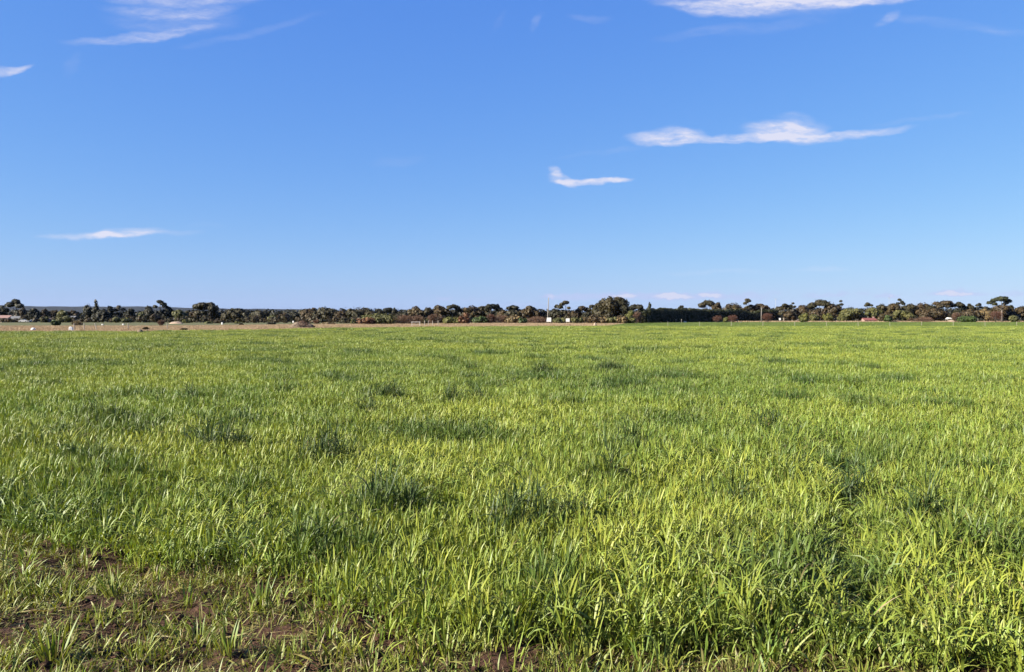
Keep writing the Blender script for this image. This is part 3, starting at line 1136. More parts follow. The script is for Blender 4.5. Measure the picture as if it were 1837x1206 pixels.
def build_dry_grass():
    """tall dry grass of the verge"""
    R = rs(35)

    def tuft(r, n, rad, l0, l1, w):
        rr, a = rad * np.sqrt(r.rand(n)), r.rand(n) * 6.283
        return blades(r, rr * np.cos(a), rr * np.sin(a), np.zeros(n), r.rand(n) * 6.283, r.uniform(.05, .5, n), r.uniform(.1, .9, n), r.uniform(l0, l1, n), r.uniform(w * .7, w * 1.3, n), r.uniform(0, .8, n), r.rand(n), 2)
    fns = [lambda r: tuft(r, 70, 1.0, .10, .30, .045)] * 6 + [lambda r: tuft(r, 80, .9, .22, .46, .05)] * 6
    coll = variants('dry_tuft', fns, M_DRY)
    p = jgrid(R, 86, 325, 1.25, pad=8)
    px = W0 / 2 + F * p[:, 0] / p[:, 1]
    st = np.array(VERGE, float)
    ne, fe = np.interp(px, st[:, 0], st[:, 1]), np.interp(px, st[:, 0], st[:, 2])
    k = (px > -60) & (px < 1125) & (p[:, 1] > ne) & (p[:, 1] < np.minimum(fe, ne + 150)) & (R.rand(len(p)) < .85)
    p, px, ne = p[k], px[k], ne[k]
    n = len(p)
    tallp = np.interp(px, [0, 560, 780, 840, 1060, 1090], [.003, .01, .05, .6, .6, .05]) * np.where(p[:, 1] < ne + 60, 1, .35)
    idx = np.where(R.rand(n) < tallp, 6, 0) + R.randint(0, 6, n)
    s = R.uniform(.7, 1.25, (n, 3))
    green = np.clip((fnoise(p[:, 0], p[:, 1], 9, 61, 3) - .45) * 1.6, 0, .8)
    A = [p, idx, s, green]
    # far strip on the right
    q = jgrid(R, 340, 400, 2.2, pad=10, x_min=40)
    qx = W0 / 2 + F * q[:, 0] / q[:, 1]
    fe = np.interp(qx, [1060, 1110, 1300, 1837, 2400], [322, 340, 372, 385, 385])
    q = q[(qx > 1085) & (qx < 1900) & (q[:, 1] > fe + 1)]
    p = np.concatenate((p, q))
    idx = np.concatenate((idx, R.randint(0, 6, len(q))))
    s = np.concatenate((s, R.uniform(2.0, 3.2, (len(q), 3))))
    green = np.concatenate((green, R.uniform(0, .2, len(q))))
    n = len(p)
    scatter('dry_grass', coll, np.stack((p[:, 0], p[:, 1], np.full(n, .01)), -1), np.stack((np.zeros(n), np.zeros(n), R.uniform(-3, 3, n)), -1), s, idx, green, R.uniform(.2, .8, n),
            'dry tan grass standing along the far edge of the field', 'dry grass')
    print('dry tufts', n)


build_dry_grass()


def build_clumps():
    """lush patches: many plants, thick in the middle and ragged at the rim"""
    for k, (px, py, w, label) in enumerate(CLUMPS):
        R = rs(300 + k)
        x, y = clump_pos(px, py)
        r = max(.5 * w / F * y, .16)
        npl = int(np.clip(400 * r * r + 45 * r, 18, 190))
        S = 5 if y < 10 else 4
        parts = []
        ang = R.rand() * 3
        for q in range(npl):
            a, b = R.normal(0, .60, 2)
            ox = r * (a + .3 * math.sin(3 * b + ang))
            oy = r * (b * .75 + .25 * math.sin(2 * a + ang))
            rad = math.hypot(ox, oy) / r
            hk = np.clip(2.0 - .6 * rad, .95, 2.0) * R.uniform(.85, 1.1)
            v, f, l, a_ = cereal(R, 1, .02, S, wk=1.05 if y < 12 else 1.25, hk=hk, leaves=(10, 15), arch=.5, dryp=.02)
            v = v + np.array([ox, oy, 0])
            a_[:, 0] = np.clip(a_[:, 0] * .8, 0, 1)
            parts.append((v, f, l, a_))
        v, f, l, a_ = join(parts)
        o = mesh_obj('grass_clump', mesh_np('grass_clump', v, f, l, M_CLUMP, {'lf': a_}, smooth=True))
        o.location = (x, y, float(ground_z(np.array([x]), np.array([y]))[0]))
        tag(o, label, 'grass clump', 'dark lush clumps in the crop')


build_clumps()

TUFTS = [  # px, py of the base, leaf length, leaves, droop, label
    (205, 1075, .24, 26, .5, 'loose grass tuft with pale bent blades on the left bare soil'),
    (310, 1125, .20, 24, 1.2, 'flattened yellowish tuft in the middle of the bare soil patch'),
    (60, 1065, .20, 20, .6, 'dark green tuft at the left edge above the bare soil'),
    (95, 1185, .26, 34, .35, 'bright upright tuft at the lower left corner'),
    (410, 1180, .20, 30, .3, 'fresh upright tuft at the bottom edge below the bare soil'),
    (465, 1085, .20, 18, .4, 'small tuft at the right end of the bare soil patch'),
    (280, 1008, .30, 24, .35, 'tuft with yellow base at the crop edge above the bare soil'),
    (800, 1180, .26, 26, .4, 'upright tuft at the bottom edge left of the dark hollow'),
    (1120, 1165, .42, 30, 1.1, 'long arching tuft at the bottom edge right of the dark hollow'),
    (1390, 1190, .40, 30, 1.0, 'broad leaved tuft drooping over the bottom edge at right'),
    (1520, 1170, .46, 34, 1.2, 'sprawling pale green tuft in the lower right with bent blades'),
    (1700, 1150, .44, 30, .9, 'tall arching tuft near the lower right corner'),
    (1480, 1060, .46, 30, 1.1, 'lodged tuft leaning over a gap in the right foreground'),
    (1800, 1195, .36, 26, .8, 'coarse tuft in the extreme lower right corner'),
]


def build_tufts():
    for k, (px, py, L_, n, droop, label) in enumerate(TUFTS):
        R = rs(500 + k)
        u, v_ = uv_of(px, py)
        d = CAM_H / -v_
        x, y = u * d, d
        a = R.rand(n) * 6.283
        r = .05 * np.sqrt(R.rand(n))
        dead = R.rand(n) < .04
        v, f, l, at_ = blades(R, r * np.cos(a), r * np.sin(a), np.full(n, -.01), a + R.normal(0, .4, n), R.uniform(.08, .5, n), droop * R.uniform(.5, 1.6, n), L_ * .82 * R.uniform(.6, 1.15, n),
                              R.uniform(.006, .0115, n), np.where(dead, R.uniform(.5, 1, n), R.uniform(0, .12, n)), R.rand(n), 7)
        o = mesh_obj('grass_tuft', mesh_np('grass_tuft', v, f, l, M_TUFT, {'lf': at_}, smooth=True))
        o.location = (x, y, float(ground_z(np.array([x]), np.array([y]))[0]))
        tag(o, label, 'grass tuft', 'single tufts at the front of the field')


build_tufts()


# ------------------------------------------------------------------ trees and shrubs
def cards(R, lobes, n, size, up=0.15, inner=.55, flat=None, sticks=0.0):
    """irregular leaf clumps spread through ellipsoid lobes (cx,cy,cz,rx,ry,rz)"""
    lob = np.array(lobes, float)
    wgt = (lob[:, 3] * lob[:, 5]) ** .9
    k = R.choice(len(lob), n, p=wgt / wgt.sum())
    d = R.normal(size=(n, 3))
    d /= np.linalg.norm(d, axis=1)[:, None]
    if flat is not None:
        d[:, 2] = np.where(d[:, 2] < flat, flat + (d[:, 2] - flat) * .35, d[:, 2])
    rad = inner + (1.06 - inner) * R.rand(n) ** .6
    rad = np.where(R.rand(n) < .07, rad * R.uniform(1.0, 1.32, n), rad)
    c = lob[k, :3] + d * lob[k, 3:] * rad[:, None]
    nrm = d * 1.0 + R.normal(size=(n, 3)) * .28 + np.array([0, 0, up])
    nrm /= np.linalg.norm(nrm, axis=1)[:, None]
    t = np.cross(nrm, R.normal(size=(n, 3)))
    t /= np.linalg.norm(t, axis=1)[:, None] + 1e-9
    b = np.cross(nrm, t)
    if sticks:
        t = d * .8 + np.array([0, 0, .6]) + R.normal(size=(n, 3)) * .35
        t /= np.linalg.norm(t, axis=1)[:, None]
        b = np.cross(t, R.normal(size=(n, 3)))
        b /= np.linalg.norm(b, axis=1)[:, None] + 1e-9
    s = size * R.uniform(.6, 1.35, n)[:, None]
    s2 = s * (sticks if sticks else 1.0)
    j = lambda a, z: 1 + R.uniform(-z, z, n)[:, None] * a
    V = np.stack((c - t * s * j(1, .4), c + b * s2 * j(1, .4), c + t * s * j(1, .4), c - b * s2 * j(1, .4)), 1)
    V[:, :, 2] = np.maximum(V[:, :, 2], .02)
    hue = np.clip(R.normal(.5, .16, n) + .28 * np.sin(k * 2.4), 0, 1)
    A = np.zeros((n, 4, 3))
    A[..., 0] = hue[:, None]
    A[..., 2] = 1
    q = np.arange(n * 4).reshape(-1, 4)
    return V.reshape(-1, 3), np.full(n, 4), q.ravel(), A.reshape(-1, 3)


def limb(R, a, b, sag=.12):
    a, b = Vector(a), Vector(b)
    m = a.lerp(b, .55) + Vector((R.normal(0, .05), R.normal(0, .05), 0)) * (b - a).length + Vector((0, 0, -sag * (b - a).length * .5))
    return [tuple(a), tuple(m), tuple(b)]


def plant(name, px, top, w_px, d, kind, ckey, label, seed, group=None, cat='tree', low=None, bark=None, base_py=None):
    """one tree or shrub; top, w_px in photograph pixels at the distance d"""
    R = rs(seed)
    x, y, _ = at(px, d)
    h = at(px, d, top)[2] * 1.05
    w = w_px / F * d
    r = w / 2
    o = root(name, (x, y, 0), label, cat, group)
    mb = MB()
    lobes, sz, n, flat, sticks, inner = [], .30, 500, None, 0, .55
    bark = bark or M_BARK
    tr = max(.10, .022 * h + .012 * w)
    if kind == 'gum':            # open crown: flat clusters carried on forked limbs
        lo = .42 if low is None else low
        nl = int(np.clip(w / .95, 5, 11))
        fork = h * lo * .72
        mb.tube([(0, 0, -.1), (R.normal(0, .1), 0, fork * .5), (R.normal(0, .15), 0, fork)], [tr * 1.25, tr, tr * .9])
        for k in range(nl):
            t = (k + .5) / nl * 2 - 1 + R.normal(0, .10)
            cx, cy = t * r * .80, R.uniform(-.7, .7) * r * .8
            dome = 1 - .38 * abs(t) ** 1.7
            cz = h * (lo + (1 - lo) * (dome * R.uniform(.62, .98)))
            rx = r * R.uniform(.32, .50)
            rz = max(.32, rx * R.uniform(.50, .80))
            if k == nl // 2:
                cz = h - rz * .9
            cz = min(cz, h - rz * .9)
            lobes.append((cx, cy, cz, rx, rx, rz))
            mb.tube(limb(R, (0, 0, fork * R.uniform(.8, 1)), (cx, cy, cz - rz * .4)), [tr * .55, tr * .35, tr * .14], 5)
        n, flat, inner = int(260 * nl * max(1, r / 2.6)), -.35, .30
        for k in range(4):       # lower inner foliage
            lobes.append((R.uniform(-.6, .6) * r, R.uniform(-.4, .4) * r, h * (lo + .12 * R.rand()), r * .34, r * .34, r * .22))
        sz = .34
    elif kind == 'dome':         # dense rounded crown
        lo = .16 if low is None else low
        mb.tube([(0, 0, -.1), (R.normal(0, .1), 0, h * .45)], [tr * 1.3, tr * .8])
        nl = int(np.clip(w * 1.7, 9, 26))
        for k in range(nl):
            a = R.rand() * 6.283
            q = math.sqrt(R.rand()) * .80
            cx, cy = q * r * math.cos(a), q * r * math.sin(a) * .9
            ztop = h * (lo + (1 - lo) * math.sqrt(max(0, 1 - (q * .95) ** 2.2)))
            rr = r * R.uniform(.22, .36) if w > 4 else r * R.uniform(.30, .45)
            rz = min(rr * R.uniform(.7, 1.0), h * .22)
            cz = ztop - rz - (R.rand() ** 1.6) * (ztop - rz - h * lo) * .75
            lobes.append((cx, cy, max(cz, rz * .7), rr, rr, rz))
            if k % 3 == 0:
                mb.tube(limb(R, (0, 0, h * .3), (cx, cy, max(cz, rz * .7)), 0), [tr * .5, tr * .3, tr * .12], 5)
        lobes.append((0, 0, h * (lo + (1 - lo) * .5), r * .6, r * .55, h * (1 - lo) * .42))
        n, sz = int(np.clip(210 * w * h / 6, 1100, 5200)), .38
    elif kind == 'cone':         # cypress or pine outline
        mb.tube([(0, 0, -.1), (0, 0, h * .8)], [tr * 1.2, tr * .3])
        m = 9
        for k in range(m):
            t = k / (m - 1)
            rr = r * (1 - .78 * t ** 1.15) * R.uniform(.78, 1.05)
            rz = h / m * .95
            for j in range(3 if t < .7 else 1):
                a = R.rand() * 6.283
                lobes.append((math.cos(a) * rr * .35, math.sin(a) * rr * .35, min(h * (.08 + .88 * t), h - rz * .85), rr * .75, rr * .75, rz))
        n, sz = 1500, .34
    elif kind == 'cap':          # umbrella pine
        lo = .62 if low is None else low
        bx = .08 * r
        mb.tube([(bx + .3, 0, -.1), (bx + .1, 0, h * .3), (bx, 0, h * .5)], [tr * 1.3, tr * 1.05, tr * .9], 7)
        for k in range(11):
            t = k / 10 * 2 - 1
            cx, cy = t * r * .82, R.uniform(-.6, .6) * r
            rx = r * .26
            rz = h * .075
            cz = h * (1 - .17 * abs(t) ** 1.8) - rz
            lobes.append((cx, cy, cz, rx, rx, rz))
            if k % 2 == 0:
                mb.tube(limb(R, (bx, 0, h * R.uniform(.42, .5)), (cx, cy, cz - rz * .5), .05), [tr * .6, tr * .38, tr * .15], 5)
        lobes.append((0, 0, h * .86, r * .6, r * .6, h * .07))
        lobes.append((-r * .55, 0, h * .70, r * .22, r * .2, h * .06))
        lobes.append((r * .30, 0, h * .69, r * .20, r * .2, h * .05))
        n, flat, inner, sz = 2200, -.4, .3, .33
    elif kind == 'bush':
        for k in range(3):
            mb.tube([(R.normal(0, .1), R.normal(0, .1), -.05), (R.normal(0, .3) * r, R.normal(0, .3) * r, h * .6)], [.06, .03], 5)
        nl = int(np.clip(w * 2.2, 6, 20))
        for k in range(nl):
            a, q = R.rand() * 6.283, math.sqrt(R.rand()) * .78
            rr = r * R.uniform(.28, .46)
            ztop = h * (.30 + .70 * math.sqrt(max(0, 1 - q ** 2)))
            rz = min(rr * R.uniform(.75, 1.1), ztop * .5)
            lobes.append((q * r * math.cos(a), q * r * math.sin(a), ztop - rz - R.rand() ** 2 * (ztop - 2 * rz) * .9, rr, rr, rz))
        lobes.append((0, 0, h * .35, r * .8, r * .7, h * .36))
        n, sz = int(np.clip(220 * w * h / 4, 400, 2200)), .26
    elif kind == 'twig':         # leafless twiggy bush
        for k in range(9):
            a = R.rand() * 6.283
            q = R.uniform(.3, .9)
            mb.tube([(math.cos(a) * .1, math.sin(a) * .1, -.05), (math.cos(a) * r * q * .5, math.sin(a) * r * q * .5, h * .45), (math.cos(a) * r * q, math.sin(a) * r * q, h * (.95 - .35 * q))], [.05, .035, .015], 4)
        nl = 9
        for k in range(nl):
            a, q = R.rand() * 6.283, math.sqrt(R.rand()) * .7
            rr = r * R.uniform(.34, .5)
            ztop = h * (.34 + .66 * math.sqrt(max(0, 1 - q ** 2)))
            rz = min(rr, ztop * .5)
            lobes.append((q * r * math.cos(a), q * r * math.sin(a), ztop - rz, rr, rr, rz))
        lobes.append((0, 0, h * .45, r * .75, r * .7, h * .44))
        n, sz, sticks, inner = int(np.clip(420 * w * h / 4, 700, 2400)), .26, .16, .25
    v, f, l, a = cards(R, lobes, n, sz, flat=flat, inner=inner, sticks=sticks)
    shrub = kind in ('bush', 'twig')
    nm = 'crown'
    mesh_obj(nm, mesh_np(nm, v, f, l, CROWN[ckey], {'lf': a}), o)
    mb.build('stem' if shrub else 'trunk', bark, o, smooth=True)
    return o


#  name, px, top row, width px, distance, kind, colour, label
G1, G2, G3 = 'trees of the left tree line', 'trees of the centre tree line', 'trees of the right tree line'
TREES = [
    ('gum_tree', 28, 539, 28, 372, 'gum', 'dark', 'tall open gum rising behind the far left sheds', G1),
    ('dark_tree', 3, 550, 26, 380, 'dome', 'dark', 'dark tree cut by the left edge of the picture behind the shed', G1),
    ('brown_tree', 42, 553, 15, 365, 'dome', 'brown', 'small brown tree right of the tall gum by the sheds', G1),
    ('dark_tree', 59, 554, 24, 362, 'dome', 'dark', 'rounded dark green tree right of the far left sheds', G1),
    ('brown_tree', 80, 555, 17, 375, 'dome', 'brown', 'greyish brown tree above the small brown roofed house', G1),
    ('brown_tree', 97, 556, 18, 380, 'dome', 'brown', 'low brown tree in front of the blue hills on the far left', G1),
    ('olive_tree', 112, 557, 25, 368, 'dome', 'olive', 'olive brown rounded tree above the dark round shrub in the paddock', G1),
    ('dark_tree', 131, 556, 20, 372, 'dome', 'brown', 'dark tree left of the tall dark pine', G1),
    ('dark_tree', 157, 547, 20, 362, 'dome', 'dark', 'dark brownish tree touching the left side of the tall pine', G1),
    ('pine_tree', 172, 540, 19, 358, 'cone', 'dark', 'tallest dark pine with a bulging top on the left tree line', G1),
    ('dark_tree', 186, 554, 24, 356, 'dome', 'dark', 'dense dark tree right of the tall pine', G1),
    ('dark_tree', 198, 550, 13, 360, 'dome', 'dark', 'narrow dark tree second right of the tall pine', G1),
    ('gum_tree', 214, 550, 17, 362, 'gum', 'brown', 'pinkish brown gum between two dark trees right of the tall pine', G1),
    ('dark_tree', 234, 554, 24, 360, 'dome', 'dark', 'wide dark tree in the middle of the left tree line', G1),
    ('olive_tree', 253, 560, 15, 352, 'dome', 'olive', 'pale olive tree left of a round dark tree', G1),
    ('dark_tree', 267, 549, 22, 356, 'dome', 'dark', 'round dark tree left of the gum with reaching branches', G1),
    ('gum_tree', 289, 541, 22, 358, 'gum', 'dark', 'sparse gum with branches reaching above the left skyline', G1),
    ('dark_tree', 303, 550, 20, 360, 'dome', 'dark', 'dark green tree right of the sparse reaching gum', G1),
    ('olive_tree', 320, 555, 24, 352, 'dome', 'olive', 'yellowish olive tree left of the large open gum', G1),
    ('brown_tree', 338, 558, 18, 356, 'dome', 'dark', 'dark tree between the olive tree and the large open gum', G1),
    ('gum_tree', 370, 545, 42, 340, 'gum', 'gum', 'large open gum with patchy crown on the left tree line', G1),
    ('brown_tree', 352, 557, 22, 345, 'dome', 'brown', 'reddish brown crown under the left side of the large open gum', G1),
    ('dark_tree', 390, 558, 26, 344, 'dome', 'dark', 'dark crown under the right side of the large open gum', G1),
    ('domed_tree', 424, 553, 46, 335, 'dome', 'gum', 'broad dark dome right of the large open gum', G1),
    ('domed_tree', 464, 556, 36, 332, 'dome', 'gum', 'second broad dome right of the large open gum', G1),
    ('low_tree', 490, 565, 22, 322, 'dome', 'olive', 'low olive tree left of the brush heap', G1),
    ('low_tree', 510, 562, 28, 328, 'dome', 'brown', 'low brownish tree just left of the brush heap', G1),
    ('low_tree', 530, 560, 24, 335, 'dome', 'dark', 'dark tree standing behind the brush heap', G1),
    ('domed_tree', 556, 553, 36, 318, 'dome', 'brown', 'brown topped dome rising behind the brush heap', G2),
    ('domed_tree', 586, 551.5, 46, 312, 'dome', 'gum', 'tall dark dome right of the brush heap', G2),
    ('domed_tree', 614, 557, 30, 308, 'dome', 'brown', 'lower brown dome between two taller dark domes', G2),
    ('gum_tree', 650, 550.5, 58, 300, 'dome', 'gum', 'wide dark gum behind the olive and red bush', G2),
    ('gum_tree', 680, 555, 26, 302, 'dome', 'dark', 'dark sloping right shoulder of the wide gum', G2),
    ('gum_tree', 699, 553.5, 24, 304, 'gum', 'dark', 'umbrella gum with sky showing under its crown left of centre', G2),
    ('dark_tree', 721, 558, 30, 302, 'dome', 'dark', 'flat topped dark tree left of the rusty tree', G2),
    ('rusty_tree', 746, 549, 26, 296, 'dome', 'orange', 'rusty orange tree above the small white rail frame', G2),
    ('gum_tree', 768, 551.5, 26, 300, 'dome', 'gum', 'dark gum just right of the rusty orange tree', G2),
    ('gum_tree', 790, 548, 34, 300, 'dome', 'brown', 'brown crowned gum left of centre with a pale forked trunk', G2),
    ('gum_tree', 814, 548, 24, 300, 'gum', 'gum', 'open gum with gaps of sky left of the red brown bush', G2),
    ('gum_tree', 829, 553, 20, 304, 'dome', 'dark', 'low dark gum directly behind the tall red brown bush', G2),
    ('domed_tree', 847, 548, 34, 300, 'dome', 'brown', 'brown dome right of the tall red brown bush', G2),
    ('domed_tree', 866, 549, 26, 302, 'dome', 'gum', 'dark dome left of the sparse umbrella gum', G2),
    ('gum_tree', 884, 548, 30, 300, 'gum', 'dark', 'sparse umbrella gum with see through crown left of the pole', G2),
    ('domed_tree', 902, 557, 26, 296, 'dome', 'brown', 'low brown dome right of the sparse umbrella gum', G2),
    ('gum_tree', 921, 550, 25, 300, 'gum', 'dark', 'thin flat gum crown second left of the pole', G2),
    ('domed_tree', 918, 557, 34, 294, 'dome', 'gum', 'dark dome beneath the thin flat gum crown', G2),
    ('domed_tree', 952, 550, 36, 296, 'dome', 'brown', 'brown dome immediately left of the pole', G2),
    ('low_tree', 974, 557, 20, 298, 'dome', 'dark', 'low dark tree right behind the pole', G2),
    ('dark_tree', 995, 554, 30, 296, 'dome', 'dark', 'dark tree just right of the pole', G2),
    ('gum_tree', 998, 549, 11, 304, 'gum', 'dark', 'tiny flat crown poking up right of the pole', G2),
    ('gum_tree', 1013, 542, 20, 292, 'gum', 'gum', 'tall round topped gum between the two white boards', G2),
    ('conical_tree', 1021, 562, 9, 270, 'cone', 'brown', 'small brown conical tree above the right white board', G2),
    ('brown_tree', 1030, 558, 22, 298, 'dome', 'brown', 'low brown tree right of the right white board', G2),
    ('gum_tree', 1046, 551, 24, 296, 'gum', 'brown', 'flat topped brown gum left of the big rounded tree', G2),
    ('gum_tree', 1063, 549, 14, 292, 'gum', 'dark', 'small umbrella gum touching the left of the big rounded tree', G2),
    ('dark_tree', 1056, 559, 26, 290, 'dome', 'dark', 'dark low tree at the left foot of the big rounded tree', G2),
    ('large_tree', 1098, 531.5, 60, 282, 'dome', 'gum', 'biggest rounded tree of the tree line right of centre', G2),
    ('gum_tree', 1140, 548, 30, 300, 'gum', 'dark', 'drooping open branches right of the biggest rounded tree', G2),
    ('dark_tree', 1146, 559, 22, 318, 'dome', 'dark', 'dark low tree between the big rounded tree and the hedge', G2),
    ('cypress_tree', 1165, 544.5, 17, 322, 'cone', 'cyp', 'cypress peak at the left end of the dark hedge', G3),
    ('gum_tree', 1222, 550, 11, 430, 'gum', 'dark', 'small gum top poking over the left part of the hedge', G3),
    ('gum_tree', 1267, 541, 28, 425, 'gum', 'gum', 'slanting sparse gum above the middle of the hedge', G3),
    ('brown_tree', 1287, 544, 22, 420, 'dome', 'brown', 'brown dome behind the hedge right of the slanting gum', G3),
    ('rusty_tree', 1316, 543, 40, 418, 'dome', 'orange', 'broad rusty brown dome behind the hedge', G3),
    ('gum_tree', 1341, 538, 18, 428, 'gum', 'gum', 'tufted gum top rising highest behind the hedge', G3),
    ('dark_tree', 1341, 548, 22, 424, 'dome', 'gum', 'dark dome under the tufted gum behind the hedge', G3),
    ('gum_tree', 1363, 547, 28, 432, 'gum', 'brown', 'umbrella gum behind the white pole at the right of the hedge', G3),
    ('gum_tree', 1406, 547, 26, 400, 'gum', 'gum', 'gum with pale trunk at the right end of the hedge', G3),
    ('gum_tree', 1421, 545, 11, 412, 'gum', 'dark', 'small leafy gum tip right of the pale trunked gum', G3),
    ('brown_tree', 1416, 558, 26, 398, 'dome', 'brown', 'brown crown in front of the pale trunked gum', G3),
    ('domed_tree', 1440, 547, 28, 402, 'dome', 'brown', 'brown olive dome above the yellowish bush right of the hedge', G3),
    ('gum_tree', 1469, 540, 34, 402, 'gum', 'gum', 'two humped umbrella gum on the right tree line', G3),
    ('brown_tree', 1462, 556, 36, 398, 'dome', 'brown', 'brown mass below the two humped umbrella gum', G3),
    ('domed_tree', 1493, 544, 26, 400, 'dome', 'brown', 'rounded brown tree right of the two humped gum', G3),
    ('gum_tree', 1507, 541, 10, 405, 'gum', 'dark', 'narrow gum with a small floating cap left of the red roofed house', G3),
    ('olive_tree', 1530, 553, 50, 396, 'dome', 'olive', 'broad low olive tree left of the red roofed house', G3),
    ('gum_tree', 1557, 545, 15, 408, 'gum', 'gum', 'leafy gum directly above the red roofed house', G3),
    ('olive_tree', 1568, 552, 28, 402, 'dome', 'olive', 'olive tree behind the red roofed house', G3),
    ('gum_tree', 1582, 545, 22, 404, 'dome', 'gum', 'dark gum just right of the red roofed house', G3),
    ('rusty_tree', 1600, 544, 30, 402, 'dome', 'orange', 'rusty dome second right of the red roofed house', G3),
    ('gum_tree', 1615, 538, 15, 408, 'gum', 'dark', 'small umbrella cap highest right of the red roofed house', G3),
    ('brown_tree', 1617, 556, 40, 396, 'dome', 'olive', 'wide olive brown crown below the small umbrella cap', G3),
    ('domed_tree', 1632, 544.5, 28, 404, 'dome', 'gum', 'dark dome right of the small umbrella cap', G3),
    ('domed_tree', 1652, 543, 28, 404, 'dome', 'brown', 'brown dome above the long pinkish thicket', G3),
    ('domed_tree', 1670, 546, 22, 402, 'dome', 'gum', 'dark rounded tree right of the brown dome above the thicket', G3),
    ('brown_tree', 1676, 554, 46, 394, 'dome', 'brown', 'wide brown crown left of the white shelter', G3),
    ('gum_tree', 1694, 542, 32, 402, 'gum', 'brown', 'reddish brown gum above the white shelter', G3),
    ('gum_tree', 1719, 544, 24, 404, 'gum', 'gum', 'gum with a looping open crown right of the white shelter', G3),
    ('dark_tree', 1718, 553, 24, 400, 'dome', 'dark', 'dark tree below the looping open gum', G3),
    ('gum_tree', 1739, 545, 16, 404, 'dome', 'gum', 'small dark rounded top left of the umbrella pine', G3),
    ('gum_tree', 1754, 546, 14, 404, 'gum', 'dark', 'small arched gum top second left of the umbrella pine', G3),
    ('brown_tree', 1737, 555, 42, 394, 'dome', 'brown', 'broad brown olive crown above the low green hedge at right', G3),
    ('dark_tree', 1768, 550, 26, 404, 'dome', 'dark', 'flat dark tree at the left foot of the umbrella pine', G3),
    ('umbrella_pine', 1795, 534, 38, 386, 'cap', 'cyp', 'tall umbrella pine with flat green crown near the right edge', G3),
    ('brown_tree', 1768, 554, 28, 392, 'dome', 'tan', 'pinkish brown crown left of the umbrella pine trunk', G3),
    ('brown_tree', 1797, 547, 34, 396, 'dome', 'brown', 'brown crown just below the flat top of the umbrella pine', G3),
    ('dark_tree', 1813, 547, 15, 402, 'dome', 'gum', 'dark rounded tree right of the umbrella pine', G3),
    ('dark_tree', 1834, 549, 26, 398, 'dome', 'brown', 'dark brown tree cut by the right edge of the picture', G3),
    ('dark_tree', 1812, 558, 30, 394, 'dome', 'dark', 'low dark crown beneath the trees at the right edge', G3),
]
S1 = 'shrubs along the tree line'
S2 = 'leafless red brown bushes'
